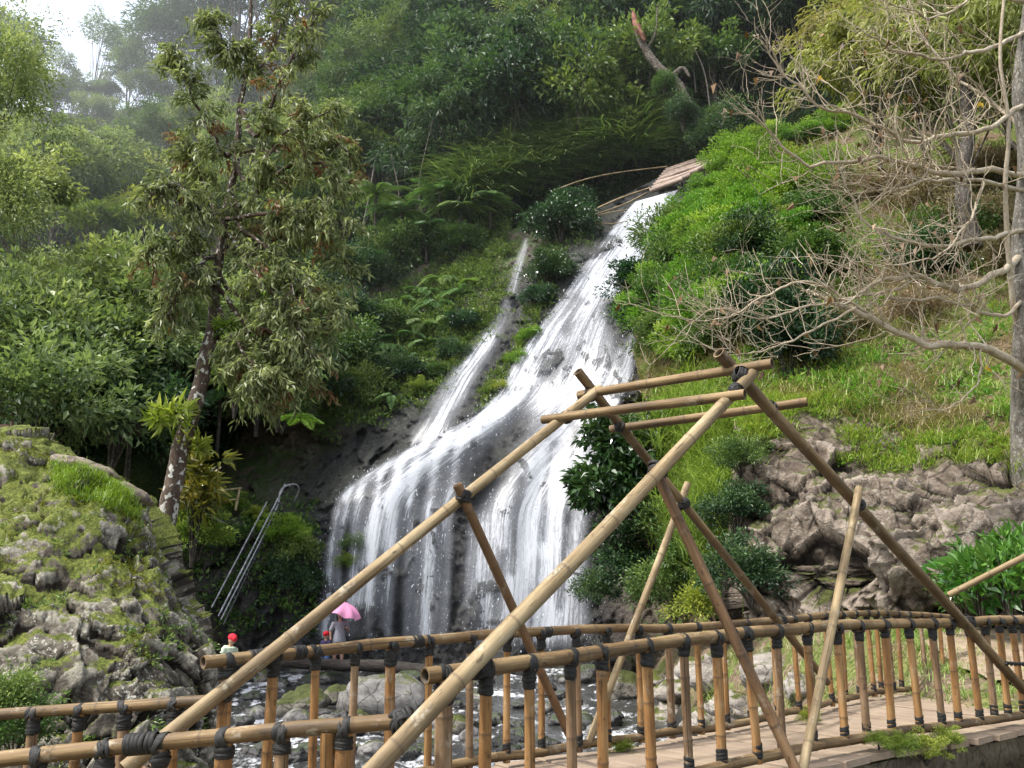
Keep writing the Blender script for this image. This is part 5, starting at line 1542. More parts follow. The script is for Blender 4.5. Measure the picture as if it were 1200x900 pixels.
# small plants along the rib between the two waters and beside the side stream
pts = []
for (x0, y0), (x1, y1), w_, n_ in [((632, 372), (566, 470), 11, 150), ((650, 300), (622, 372), 12, 120), ((596, 318), (560, 400), 14, 160), ((556, 392), (486, 470), 16, 200), ((600, 290), (520, 330), 14, 160)]:
    for k in range(n_):
        f = rng.random(); pts.append(cl_(x0 + (x1 - x0) * f + rng.normal(0, w_ * .5), y0 + (y1 - y0) * f + rng.normal(0, w_ * .5), .03))
pts = np.array(pts)
undergrowth('rib_plants', pts, np.tile(unit(np.array([[0, -.7, .7]])), (len(pts), 1)), M_MIDLEAF, 16, .15, .065, .24, 13)
# ================================================================== green slope on the right
def sp(px, py): return slope_px(px, py)[0]
r_ = np.random.default_rng(21)
for x, y in list(jitter_grid(752, 985, 192, 425, 34, 26)):
    if x < np.interp(y, [190, 260, 330, 420], [880, 806, 758, 755]): continue
    if x > np.interp(y, [190, 300, 425], [990, 960, 880]): continue
    kind = rng.choice(3, p=[.68, .16, .16])
    lab, grp = [('bright fine leaved green bush on the sunny slope right of the fall', 'bright bushes on the sunny slope'), ('yellow green bush on the sunny slope right of the fall', 'yellow green bushes on the sunny slope'),
           ('mid green bush on the sunny slope right of the fall', 'mid green bushes on the sunny slope')][kind]
    put('slope_bush', [SBR, SBL, SB][kind], sp(x, y), rng.uniform(.62, 1.0), lab, 'bush', grp, ('stem', 'foliage'))
for x, y, s, pr, lab in [(752, 352, .85, SBG, 'dark glossy bush hanging at the right edge of the main water'), (742, 372, .62, SBD, 'small dark bush leaning into the right edge of the water'), (765, 395, .7, SBD, 'dark bush below the glossy one right of the water'),
        (880, 330, .9, SBD, 'dark bush in the bright slope below the bare branches'), (905, 410, 1.0, SBD, 'dark green bush over the near frame top'), (925, 445, .8, SBD, 'dark grassy bush beside the top of the rock face'), (960, 330, .9, SB, 'green bush behind the bare branches'), (1090, 330, .8, SBG, 'dark glossy bush behind the bare tree branches'), (1120, 300, .8, SB, 'green bush uphill behind the bare tree')]:
    put('slope_bush', pr, sp(x, y), s, lab, 'bush', None, ('stem', 'foliage'))
# the big dark glossy leaved shrub in front of the water, inside the frame
GL = shrub_proto('big_glossy', 2.8, 1.25, 171, M_GLOSSY, .30, .16, 46, 46, .42, .35, .3, .6)
for x, y, s, lab in [(712, 590, 1.0, 'dark glossy leaved shrub before the right edge of the fall inside the pole frame'), (745, 570, .95, 'second dark glossy shrub right behind the first inside the pole frame'), (722, 515, .75, 'topmost dark glossy shrub leaning over the water')]:
    put('glossy_shrub', GL, P(x, y + 30, 25.5), s, lab, 'shrub', None, ('stem', 'foliage'))
# dark vegetation below it down to the bank
for x, y, d, s, pr, lab in [(770, 640, 25, .9, SBD, 'dark bush low on the cliff foot behind the far frame leg'), (745, 680, 25.5, .8, SBD, 'dark bush at the foot of the cliff by the white water'), (790, 700, 23, .75, SB, 'green bush on the bank behind the middle of the far railing'), (815, 655, 22.5, .7, SB, 'green bush under the long grass'), (840, 712, 20, .6, SBL, 'small yellow green bush on the bank left of the rock face'), (868, 535, 18.9, .42, SB, 'leafy bush hanging at the upper left edge of the rock face'), (864, 600, 18.6, .45, SBD, 'dark bush against the left edge of the rock face'), (880, 680, 17.6, .5, SBD, 'dark low bush at the left foot of the rock face'), (700, 690, 28, .5, SBD, 'dark low plant at the cliff foot beside the white water'), (768, 600, 26.3, .9, SBD, 'dark bush between the glossy shrub and the long grass')]:
    put('bank_bush', pr, P(x, y + 10, d) - np.array([0, 0, .22]), s, lab, 'bush', None, ('stem', 'foliage'))
# long bright grass left of the rock face
mb = MB()
for k in range(620):
    x = r_.uniform(788, 876); y = r_.uniform(490, 655)
    b = sp(x, y) if k % 4 == 0 else b + r_.normal(0, .35, 3) * np.array([1, .6, 1])
    grass_blades(mb, b + r_.normal(0, .16, (26, 3)), 1.05, .028, r_, .35, 1.05, .58, 5, (-.1, -.7, 0))
tag(mb.build('long_grass', M_GRASS, smooth=False), None, None, None, 'stuff')
# grass, weeds and straw over the slope
uv = r_.random((5200, 2)); mb = MB(); ms = MB(); mw = MB()
for u, v in uv:
    p, n = slope_at(u, v)
    if v < .06: continue
    f = fbm(p * .55, 3); far = max(1.0, p[1] / 18)
    if f > .02: grass_blades(ms, p + r_.normal(0, .2, (14, 3)) * np.array([1, 1, .2]), .42 * far ** .5, .016 * far, r_, .5, .8, .5, 4)
    elif f > -.16 or p[0] < 6.5: grass_blades(mb, p + r_.normal(0, .2, (16, 3)) * np.array([1, 1, .2]), .36 * far ** .5, .018 * far, r_, .4, .7, .5, 4)
    if r_.random() < .55 and f < .05: clump_leaves(mw, p + n * .08, .26 * far ** .5, 18, .12 * far ** .6, .05 * far ** .6, n, r_, tint0=.5 + r_.normal(0, .15))
tag(mb.build('slope_grass', M_GRASS, smooth=False), kind='stuff'); tag(ms.build('dry_grass', M_STRAW, smooth=False), kind='stuff')
tag(mw.build('slope_weeds', M_BRIGHT, smooth=False), kind='stuff')
# earth bank turf along the foot of the slope and the near right bank
mb = MB(); ms = MB()
for k in range(2600):
    x = r_.uniform(1.5, 13); y = r_.uniform(9.5, 19)
    d, side = river_dist(np.array(x), np.array(y))
    if side < 0 or d < 1.2: continue
    p = np.array([x, y, float(ground_z(np.array(x), np.array(y)))])
    if fbm(p * .6, 3) > 0: grass_blades(mb, p + r_.normal(0, .15, (12, 3)) * np.array([1, 1, .1]), .18, .012, r_, .5, .7, .5, 4)
    else: grass_blades(ms, p + r_.normal(0, .15, (12, 3)) * np.array([1, 1, .1]), .18, .010, r_, .7, .7, .5, 4)
tag(mb.build('bank_grass', M_GRASS, smooth=False), kind='stuff'); tag(ms.build('bank_dry_grass', M_STRAW, smooth=False), kind='stuff')
# glossy bright plants beside the path at the right end
GP = shrub_proto('canna', .8, .5, 181, M_GLOSSB, .20, .075, 26, 16, .16, -.15, .3, .6)
for x, y, d, s, lab in [(1150, 722, 13.2, 1.0, 'clump of broad bright green leaves left beside the path'), (1182, 716, 12.8, 1.1, 'clump of broad bright green leaves nearest the right edge'), (1165, 700, 14, 1.05, 'clump of broad green leaves behind the other two'), (1205, 702, 13.4, 1.15, 'tall clump of broad leaves at the very right edge'), (1128, 716, 14.4, .8, 'low clump of broad leaves close to the leaning near frame leg')]:
    put('leafy_clump', GP, P(x, y, d), s, lab, 'plant', None, ('stem', 'foliage'))
# small plants hanging from the deck edge
for px, py, d, s, lab in [(1055, 886, 7.25, .10, 'small leafy plant growing from the deck edge'), (1030, 876, 7.1, .07, 'tiny plant at the foot of a near baluster'), (1085, 892, 7.4, .12, 'green creeping plant under the deck edge'), (1112, 880, 7.6, .10, 'leafy tuft on the mossy side beam'), (728, 886, 7.6, .09, 'small fern like weed by the far bottom rail'), (950, 848, 8.8, .07, 'small weed on the deck edge beside the far railing')]:
    put('deck_weed', SBL, P(px, py, d), s, lab, 'weed', None, ('stem', 'foliage'))

# ================================================================== bare tree on the right
M_TAN = bark_mat('pale_tan_bark', (.20, .155, .10), (.39, .32, .225), (.56, .49, .38), .2, 1.0)
M_TRUNKR = bark_mat('grey_lichen_bark', (.05, .045, .036), (.15, .135, .11), (.28, .26, .22), .3, 1.6)
bare = empty('bare_tree', P(1203, 500, 15.2), 'leafless tree with grey trunk and tangled pale tan branches at the right edge', 'tree')
TRK = [(1204, 590, 16.2), (1200, 500, 15.9), (1200, 440, 15.5), (1202, 380, 15.1), (1198, 290, 15.0), (1204, 190, 14.9), (1196, 100, 14.8), (1208, 0, 14.7), (1215, -90, 14.6)]
mb = MB(); q = spline(np.array([P(*a) for a in TRK]), 60)
tube(mb, q + fbm(q * 1.4, 3)[:, None] * .05, np.interp(np.linspace(0, 1, 60), [0, .1, .5, 1], [.30, .23, .18, .10]) * (1 + .08 * fbm(q * 3, 3)), 14)
mb.build('trunk', M_TRUNKR, bare)
# a second slim reddish stem beside it
mb = MB(); q = spline(np.array([P(1201, 430, 15.4), P(1188, 360, 15.0), P(1182, 300, 14.7), P(1178, 220, 14.5), (P(1182, 150, 14.4)), P(1172, 60, 14.3), P(1180, -30, 14.2)]), 40); tube(mb, q + fbm(q * 2, 3)[:, None] * .04, np.linspace(.055, .025, 40), 8)
mb.build('slim_stem', M_TAN, bare)
LIMBS = [([(1206, 436, 15.1), (1160, 412, 14.6), (1130, 408, 14.4), (1098, 405, 14.2), (1066, 396, 14.0), (1034, 380, 13.8), (988, 360, 13.5)], .105, .055),
 ([(1204, 300, 15.0), (1165, 322, 14.6), (1128, 340, 14.3), (1104, 338, 14.1), (1080, 325, 13.9), (1040, 328, 13.7), (1015, 340, 13.6)], .085, .030),
 ([(1202, 206, 14.9), (1150, 198, 14.4), (1108, 203, 14.1), (1066, 194, 13.9), (1042, 186, 13.7), (985, 192, 13.4), (945, 192, 13.2), (915, 168, 13.0), (898, 155, 12.9)], .075, .016),
 ([(1200, 225, 14.9), (1150, 213, 14.2), (1090, 214, 13.9), (1040, 222, 13.7), (1000, 218, 13.5)], .055, .016),
 ([(1200, 120, 14.8), (1160, 150, 14.2), (1110, 160, 13.9), (1060, 165, 13.6), (1010, 135, 13.4), (960, 125, 13.2), (925, 92, 13.0), (900, 60, 12.9)], .065, .014),
 ([(1204, 40, 14.7), (1150, 58, 14.2), (1105, 68, 13.9), (1060, 62, 13.7), (1015, 40, 13.5)], .06, .014),
 ([(1204, 270, 15.0), (1150, 280, 14.3), (1100, 290, 14.0), (1040, 275, 13.7), (1000, 240, 13.5), (985, 200, 13.4)], .055, .016),
 ([(1204, 350, 15.0), (1170, 370, 14.7), (1120, 355, 14.2), (1060, 350, 13.9), (1020, 345, 13.7)], .05, .02),
 ([(1080, 325, 13.9), (1030, 345, 13.7), (985, 350, 13.5), (940, 360, 13.3), (890, 375, 13.1), (840, 360, 13.0), (800, 385, 13.0)], .035, .010),
 ([(1034, 380, 13.8), (990, 352, 13.5), (950, 330, 13.3), (900, 345, 13.1), (850, 372, 13.0), (790, 372, 12.9)], .035, .010),
 ([(1000, 362, 13.5), (960, 385, 13.4), (920, 402, 13.3), (870, 415, 13.2), (830, 410, 13.1)], .028, .008),
 ([(1204, 5, 14.7), (1150, -10, 14.2), (1100, 20, 14.0), (1050, 5, 13.7)], .05, .014),
 ([(1204, 160, 14.8), (1165, 120, 15.2), (1120, 90, 15.4), (1080, 40, 15.5), (1060, -20, 15.5)], .05, .014),
 ([(1150, 213, 14.2), (1135, 260, 13.8), (1100, 300, 13.5), (1040, 310, 13.3)], .035, .012),
 ([(1150, 410, 14.5), (1145, 450, 14.2), (1110, 480, 14.0), (1090, 470, 13.9)], .022, .008)]
limb_pts = []
rb = np.random.default_rng(33)
for k, (pts, r0, r1) in enumerate(LIMBS):
    q = spline(np.array([P(*a) for a in pts]), 44); q = q + np.stack([fbm(q * 2.2 + s, 3) for s in (0, 20, 40)], -1) * .10
    rad = np.linspace(r0, r1, 44)
    mb = MB(); tube(mb, q, rad * .78 * (1 + .1 * fbm(q * 5, 2)), 8); mb.build('limb', M_TAN, bare)
    limb_pts.append((q, rad))
tw = MB(); tips = []
def twig(p, d, ln, r0, lev):
    n = max(5, int(ln / .12)); path = [p]; d = unit(d)
    for _ in range(n):
        d = unit(d + rb.normal(0, .17, 3) + np.array([-.012, 0, .07 if lev < 2 else .05])); path.append(path[-1] + d * ln / n)
    path = np.array(path); rad = np.linspace(r0, r0 * .45, len(path)); tube(tw, path, rad, 5 if lev < 2 else 4, cap=False)
    tips.append(path[-1])
    if lev < 3:
        for _ in range(rb.integers(1, 4) if lev < 2 else rb.integers(0, 3)):
            j = rb.integers(max(1, len(path) // 3), len(path)); dd = unit(path[j] - path[j - 1])
            sd = unit(rb.normal(size=3) + np.array([-.2, 0, .25])); twig(path[j], dd * .55 + sd * .8, ln * rb.uniform(.4, .75), r0 * .62, lev + 1)
for q, rad in limb_pts:
    L = np.linalg.norm(np.diff(q, axis=0), axis=1).sum()
    for _ in range(int(L * 7)):
        j = rb.integers(6, 44); dd = unit(q[j] - q[j - 1]) ; sd = unit(rb.normal(size=3) * np.array([1, .8, 1]) + np.array([-.35, -.1, .45]))
        twig(q[j], dd * .5 + sd, rb.uniform(.4, 1.25), max(.006, min(rad[j] * .36, .013)), 1)
    twig(q[-1], q[-1] - q[-3], rb.uniform(.4, .8), rad[-1] * .9, 1)
tag(tw.build('twigs', M_TAN, bare), kind='stuff')
mb = MB(); tp = np.array(tips); sel = rb.choice(len(tp), 130, replace=False); tp = tp[sel]
add_leaves(mb, tp, np.stack([rb.normal(0, .4, 130), rb.normal(0, .4, 130), -np.ones(130)], -1), rb.normal(size=(130, 3)), rb.uniform(.09, .2, 130), rb.uniform(.05, .1, 130), rb.random(130), .4, .5)
tag(mb.build('dead_leaves', M_BROWNL, bare, smooth=False), kind='stuff')
mb = MB(); 
for a in [(1157, 430, 14.2), (960, 89, 13.1), (1148, 120, 14)]:
    c = P(*a); add_leaves(mb, np.array([c, c + .05]), np.array([[.4, 0, -.6], [-.3, .2, -.6]]), rb.normal(size=(2, 3)), .12, .06, .8)
mb.build('yellow_leaves', leaf_mat('yellow_leaf', (.4, .25, .02), (.5, .35, .03), (.55, .42, .05)), bare, smooth=False)
# pale yellow drooping trees and dry hillside behind it
PT = [tree_proto('pale_tree', 8, 3.0, 190 + k, M_PALEV, .42, .055, 75, 80, .8, .8, .11, .9, .35, up=.3, lump=.6) for k in range(2)]
for x, y, d, s, lab in [(1030, 180, 30, .85, 'pale yellow green drooping tree behind the bare branches'), (1000, 120, 36, .7, 'pale drooping tree at the top edge right of the dark wood'), (1085, 190, 28, .8, 'pale yellowish tree close behind the tangle of branches'), (1130, 210, 25, .85, 'straw coloured tree behind the upper bare trunk'), (1180, 150, 27, .95, 'pale tree behind the top right corner'), (1060, 60, 36, .8, 'pale tree high behind the bare branches'), (1240, 230, 22, .9, 'pale tree at the right edge behind the bare trunk')]:
    put('pale_tree', PT, P(x, y, d), s, lab, 'tree')
for x, y, d, s, lab in [(1150, 40, 40, 1.0, 'dark tree in the top right corner behind the pale ones'), (1100, -10, 44, 1.0, 'dark tree above the pale trees at the top edge'), (1230, 40, 36, 1.0, 'dark tree behind the right edge of the view'), (970, 60, 46, .8, 'dark tree at the right end of the dark wood')]:
    put('forest_tree', TD, P(x, y, d), s, lab, 'tree')
# rough pale trunk behind
mb = MB(); q = spline(np.array([P(1140, 290, 22), P(1128, 220, 22), P(1135, 150, 22.2), P(1128, 80, 22.4)]), 30); tube(mb, q + fbm(q, 3)[:, None] * .12, np.linspace(.24, .14, 30) * (1 + .25 * fbm(q * 3, 3)), 9)
o = empty('old_trunk', P(1140, 300, 22), 'rough pale old trunk standing behind the bare branches', 'trunk'); mb.build('trunk', M_BARKD, o)

# dry straw coloured bushes on the upper slope behind the bare tree
M_DRYB = leaf_mat('dry_brush', (.10, .07, .035), (.24, .18, .095), (.40, .33, .20), .25, .3)
DB = [shrub_proto('dry_bush', 2.0, 1.5, 210 + k, M_DRYB, .17, .035, 46, 100, .5, .3, .3, .4, lump=.7) for k in range(2)]
for x, y, s_, lab in [(1100, 260, .9, 'dry straw bush behind the middle of the bare tree'), (1150, 290, .9, 'dry straw bush just left of the bare trunk'), (1170, 230, 1.0, 'dry straw bush high behind the bare trunk'), (1040, 240, .8, 'dry straw bush left behind the tangle of twigs'), (1190, 330, .75, 'dry straw bush right at the bare trunk'), (1000, 400, .5, 'low dry brush below the long bare limb'), (1080, 380, .5, 'low dry brush beneath the middle of the long limb')]:
    put('dry_bush', DB, sp(x, y), s_, lab, 'bush', None, ('stem', 'foliage'))

# turf hanging over the top of the rock face
mb = MB(); mw = MB()
for k in range(1500):
    i = rng.integers(4, 326); j = rng.integers(150, 222); p = OD[i, j] + np.array([0, 0, .05])
    if fbm(p * .7 + 4, 3) < -.12: continue
    if rng.random() < .6: grass_blades(mb, p + rng.normal(0, .12, (14, 3)) * np.array([1, 1, .3]), .30, .015, r_, .5, .9, .5, 4, (0, -.5, 0))
    else: clump_leaves(mw, p, .2, 16, .10, .04, ON[i, j], r_, tint0=.5)
tag(mb.build('turf_edge', M_GRASS, smooth=False), kind='stuff'); tag(mw.build('turf_weeds', M_BRIGHT, smooth=False), kind='stuff')
# ================================================================== leaning tree behind the boulder
M_LEAN = bark_mat('spotted_brown_bark', (.025, .017, .012), (.075, .052, .036), (.15, .115, .085), .75, 1.2)
lean = empty('leaning_tree', P(192, 655, 11.3), 'slender leaning tree with a white spotted brown trunk and drooping olive leaves behind the boulder', 'tree')
q = spline(np.array([P(*a) for a in [(186, 690, 11.4), (190, 640, 11.4), (203, 560, 11.5), (222, 490, 11.6), (240, 430, 11.8), (250, 378, 11.9), (254, 330, 12.0), (262, 260, 12.1), (276, 190, 12.2), (283, 120, 12.3), (292, 40, 12.4), (300, -60, 12.5)]]), 90)
qn = q + np.stack([fbm(q * 1.6 + s, 3) for s in (0, 20, 40)], -1) * .07
mb = MB(); tube(mb, qn, np.interp(np.linspace(0, 1, 90), [0, .05, .15, .4, .6, 1], [.22, .155, .12, .095, .06, .025]) * (1 + .10 * fbm(q * 4, 3)), 14)
mb.build('trunk', M_LEAN, lean)
rl = np.random.default_rng(44)
BR = []
def lbranch(j, ends, r0):
    pts = np.array([qn[j]] + [P(*e) for e in ends]); p = spline(pts, 22) + rl.normal(0, .012, (22, 3)); BR.append(p)
    mb_ = MB(); tube(mb_, p, np.linspace(r0, r0 * .25, 22), 6, cap=False); mb_.build('limb', M_LEAN, lean)
for j, e, r0 in [(72, [(300, 160, 12.0), (320, 120, 11.8), (345, 60, 11.6), (370, 20, 11.5)], .045), (68, [(262, 180, 11.9), (225, 110, 11.6), (205, 60, 11.5)], .04), (75, [(300, 90, 12.4), (330, 30, 12.6), (345, -20, 12.8)], .035),
     (60, [(285, 240, 11.9), (330, 200, 11.7), (375, 190, 11.5), (400, 220, 11.4)], .045), (58, [(240, 250, 11.8), (205, 215, 11.5), (180, 230, 11.3)], .04), (54, [(290, 300, 12.2), (340, 270, 12.2), (385, 280, 12.0), (410, 320, 11.9)], .045),
     (50, [(275, 345, 12.0), (320, 330, 12.2), (365, 345, 12.1), (395, 370, 12.0)], .04), (52, [(235, 300, 11.8), (205, 280, 11.6), (178, 300, 11.4)], .035), (46, [(270, 390, 11.7), (310, 385, 11.6), (340, 410, 11.6), (352, 440, 11.5)], .035),
     (42, [(262, 420, 12.0), (290, 440, 12.2), (305, 470, 12.2)], .025), (80, [(270, 60, 12.2), (250, 20, 12.1)], .025), (65, [(290, 210, 11.6), (340, 150, 11.2), (385, 130, 11.0)], .035), (56, [(230, 200, 12.4), (215, 160, 12.6)], .03), (62, [(280, 250, 12.6), (310, 250, 13.0), (350, 240, 13.2)], .035), (63, [(278, 262, 12.2), (300, 280, 11.8), (335, 310, 11.5), (345, 350, 11.3)], .035), (56, [(300, 320, 11.6), (345, 375, 11.3), (368, 430, 11.2)], .035), (48, [(300, 390, 11.8), (360, 395, 11.6), (400, 355, 11.5)], .035), (53, [(222, 320, 11.6), (196, 370, 11.5)], .03), (57, [(320, 250, 11.5), (372, 250, 11.3), (405, 262, 11.2)], .035), (66, [(330, 170, 12.4), (380, 160, 12.4), (408, 180, 12.4)], .03), (44, [(290, 420, 11.4), (318, 440, 11.3)], .025)]:
    lbranch(j, e, r0)
cb = MB(); tb = MB()
for p in BR:
    for k in range(46):
        j = rl.integers(6, 22); b = p[j]
        d = unit(rl.normal(size=3) * np.array([1, .8, .6]) + unit(p[j] - p[j - 2]) * .5)
        L = rl.uniform(.18, .5); tw_ = b + d * np.linspace(0, L, 6)[:, None] + np.array([0, 0, -1]) * (np.linspace(0, 1, 6) ** 2 * L * .35)[:, None]
        tube(tb, tw_, np.linspace(.008, .003, 6), 4, cap=False)
        n = rl.integers(16, 34); s = rl.uniform(.25, 1.0, n); c = np.stack([np.interp(s, np.linspace(0, 1, 6), tw_[:, i]) for i in range(3)], -1) + rl.normal(0, .035, (n, 3))
        ax = d * .5 + rl.normal(0, .5, (n, 3)) + np.array([0, 0, -.75]); acc = 1.0 if rl.random() < .07 else 0.0
        add_leaves(cb, c, ax, rl.normal(size=(n, 3)) + np.array([0, -.3, .6]), rl.uniform(.09, .17, n), rl.uniform(.024, .040, n), np.clip(.42 + rl.normal(0, .24, n) + rl.normal(0, .1), 0, 1), .25, .15, acc * rl.uniform(.4, 1, n))
cb.build('crown', M_OLIVE, lean, smooth=False); tag(tb.build('twigs', M_LEAN, lean), kind='stuff')
# plants growing on its trunk
EP = shrub_proto('epiphyte', .42, .26, 201, M_LIMELEAF, .17, .045, 9, 12, .08, .1, .4, .5)
for x, y, d, s, lab in [(192, 515, 11.3, 1.15, 'leafy yellow green plant perched on the left of the leaning trunk'), (225, 540, 11.6, .9, 'leafy plant perched on the right of the leaning trunk'), (262, 395, 11.7, .7, 'dark tuft perched at the fork of the leaning tree'), (222, 490, 11.5, .5, 'small mossy tuft on the leaning trunk')]:
    put('perched_plant', EP, P(x, y, d), s, lab, 'plant', None, (None, 'foliage'))
CR = shrub_proto('croton', 1.5, .38, 203, M_CROTON, .20, .05, 30, 22, .13, .1, .35, .5)
o = put('croton_shrub', CR, P(226, 640, 12.3), .95, 'upright yellow and reddish leaved shrub right of the leaning trunk foot', 'shrub', None, ('stem', 'foliage'))
put('low_shrub', SBL, P(232, 650, 12.6), .34, 'low yellow green shrub under the croton on the ledge', 'shrub', None, ('stem', 'foliage'))
LV = [shrub_proto('large_leaf', 1.6, 1.0, 205, M_MIDLEAF, .22, .075, 26, 34, .3, .2, .35, .6)]
for x, y, d, s, lab in [(300, 440, 15.5, .9, 'leafy branch tuft with long leaves right under the leaning tree crown'), (325, 470, 16, .8, 'long leaved tuft above the dark hollow'), (275, 455, 14.5, .7, 'long leaved tuft beside the middle of the trunk')]:
    put('leafy_tuft', LV, P(x, y + 20, d), s, lab, 'plant', None, ('stem', 'foliage'))

# ================================================================== on the boulder
M_STONE = rock_mat('pale_brown_stone', (.07, .052, .04), (.20, .16, .125), (.34, .285, .235), (.1, .1, .02), .1, .2, 2.0, .8, .2, .6)
d0 = rock_data('stone', M_STONE, 71, .5, .35, .35)
for (x, y, d, sx, sy, sz, ry, lab) in [(100, 550, 10.5, .34, .30, .25, .35, 'pale brown stone lying on top of the mossy boulder'), (150, 578, 10.7, .26, .26, .24, .5, 'greyish stone behind the grass at the right shoulder of the boulder')]:
    o = bpy.data.objects.new('stone', d0); C.objects.link(o); o.location = P(x, y, d); o.scale = (sx, sy, sz); o.rotation_euler = (0, ry, .2); tag(o, lab, 'stone')
# bright grass patch and moss cushions
def bo(px, py): return near_on(BD, px, py, BN)
rg = np.random.default_rng(55)
q_ = BD - np.array([0, 0, EYE]); fw_ = q_[..., 1] * CA + q_[..., 2] * SA; up_ = -q_[..., 1] * SA + q_[..., 2] * CA
BX = 600 + FPX * q_[..., 0] / fw_; BY = 450 - FPX * up_ / fw_
front = (np.arange(260)[None, :] < 190) & (BX > -10) & (BX < 262)
mb = MB()
mask = front & (BX > 62) & (BX < 172) & (BY < np.interp(BX, [60, 90, 130, 172], [575, 585, 600, 612])) & (BY > np.interp(BX, [60, 90, 130, 172], [530, 545, 565, 585]))
ii = np.argwhere(mask); 
for a in rg.integers(0, len(ii), 900): grass_blades(mb, BD[tuple(ii[a])] + rg.normal(0, .03, (6, 3)), .11, .006, rg, .4, .8, .62, 4)
tag(mb.build('boulder_grass', leaf_mat('bright_turf', (.09, .14, .015), (.19, .27, .03), (.30, .38, .06), .35, .2), smooth=False), kind='stuff')
mb = MB(); ii = np.argwhere(front)
for a in rg.integers(0, len(ii), 9000):
    p = BD[tuple(ii[a])]; n = BN[tuple(ii[a])]
    if fbm(p * 1.7 + 3, 4) + .35 * (p[2] - 1.2) / 1.5 + .25 * n[2] < .46: continue
    clump_leaves(mb, p, .035, 8, .028, .010, n, rg, flat=.8, tint0=.5 + rg.normal(0, .15))
tag(mb.build('boulder_moss', M_MOSSL, smooth=False), kind='stuff')
mb = MB()
for a in rg.integers(0, len(ii), 500):
    p = BD[tuple(ii[a])]; n = BN[tuple(ii[a])]
    if fbm(p * 1.3 + 13, 3) < .08: continue
    clump_leaves(mb, p + n * .01, .06, 12, .05, .022, n, rg, flat=.7)
tag(mb.build('boulder_weeds', M_MIDLEAF, smooth=False), kind='stuff')
WP = shrub_proto('rosette', .22, .13, 207, M_HAZELEAF, .15, .04, 4, 9, .03, -.1, .3, .6)
p, n = bo(152, 640); put('rosette_plant', WP, p, .8, 'small pale green rosette growing in a crack of the boulder', 'plant', None, ('stem', 'foliage'))
for x, y, lab in [(15, 865, 'leafy green weed at the lower left corner behind the low railing'), (-5, 845, 'leafy green weed at the left edge beside the boulder foot')]:
    put('corner_weed', SB, P(x, y + 20, 6.6), .2, lab, 'weed', None, ('stem', 'foliage'))
# old board and rail behind the boulder
mb = MB()
def boxv(mb, c, sx, sy, sz, rz=0.0, **at):
    c = np.asarray(c, float); k = math.cos(rz); s = math.sin(rz)
    v = np.array([[x, y, z] for x in (-1, 1) for y in (-1, 1) for z in (-1, 1)], float) * np.array([sx, sy, sz]) / 2
    v = np.stack([v[:, 0] * k - v[:, 1] * s, v[:, 0] * s + v[:, 1] * k, v[:, 2]], -1) + c
    f = [[0, 1, 3, 2], [4, 6, 7, 5], [0, 4, 5, 1], [2, 3, 7, 6], [0, 2, 6, 4], [1, 5, 7, 3]]
    mb.add(v, None, f, tc=v * 1.0, **at)
M_OLDW = bark_mat('old_brown_wood', (.03, .018, .012), (.085, .05, .032), (.16, .11, .075), 0, .6)
fb_ = empty('board_fence', P(20, 525, 14), 'old brown board and low rail behind the top of the boulder', 'fence')
boxv(mb, P(-2, 507, 14), .42, .03, .26); mb.build('board', M_OLDW, fb_)
mb = MB(); tube(mb, np.array([P(14, 494, 14), P(15, 530, 14)]), .025, 6); mb.build('post', M_OLDW, fb_)
mb = MB(); tube(mb, np.array([P(62, 512, 14.2), P(62, 545, 14.2)]), .022, 6); mb.build('post', M_OLDW, fb_)
mb = MB(); tube(mb, np.array([P(14, 514, 14), P(64, 517, 14.2)]), .02, 6); mb.build('rail', M_OLDW, fb_)

# leaf litter on the ground by the railing
mb = MB(); n = 1500; x = rg.uniform(-3.4, -.9, n); y = rg.uniform(4.6, 8.6, n); z = ground_z(x, y) + .012
add_leaves(mb, np.stack([x, y, z], -1), np.stack([rg.normal(size=n), rg.normal(size=n), .1 * rg.normal(size=n)], -1), np.stack([.3 * rg.normal(size=n), .3 * rg.normal(size=n), np.ones(n)], -1), rg.uniform(.05, .12, n), rg.uniform(.025, .05, n), rg.random(n), .1, .25)
tag(mb.build('leaf_litter', M_BROWNL, smooth=False), kind='stuff')

# ================================================================== weir of logs above the fall
M_PINKW = bark_mat('pinkish_log', (.16, .11, .085), (.30, .225, .18), (.44, .36, .30), 0, .5)
weir = empty('log_weir', P(800, 210, 45), 'stepped weir of pinkish logs at the top of the waterfall', 'weir')
for k in range(9):
    f = k / 8
    a = P(762 + f * 18 - k * 0, 224 - f * 24, 42.4 + f * 2.2); b = P(800 + f * 72, 210 - f * 40, 41.6 + f * 2.6)
    mb = MB(); q = spline(np.array([a, (a + b) / 2 + rng.normal(0, .04, 3), b]), 12); tube(mb, q, np.linspace(.15, .13, 12) * rng.uniform(.85, 1.15), 9)
    mb.build('log', M_PINKW, weir)
for pts, r, lab in [([(648, 224, 42.8), (680, 212, 43), (720, 203, 43.2), (782, 195, 43.6)], .055, 'thin curved bamboo pole lying above the head of the fall'), ([(694, 247, 41.6), (725, 233, 42), (762, 220, 42.4)], .075, 'upper pole of the bundle left of the weir'), ([(696, 252, 41.4), (730, 240, 41.8), (758, 226, 42.2)], .06, 'lower pole of the bundle left of the weir'),
       ([(695, 262, 40.6), (720, 262, 40.8), (738, 258, 41)], .05, 'short bent pale stick hanging at the head of the water'), ([(694, 254, 41), (715, 249, 41.3), (735, 246, 41.6)], .045, 'thin straight stick under the bundle left of the weir')]:
    q = spline(np.array([P(*a) for a in pts]), 24); o = bamboo('loose_pole', q, r, r * .85, M_PALE, None, .8, 8, hollow=False); tag(o, lab, 'pole')

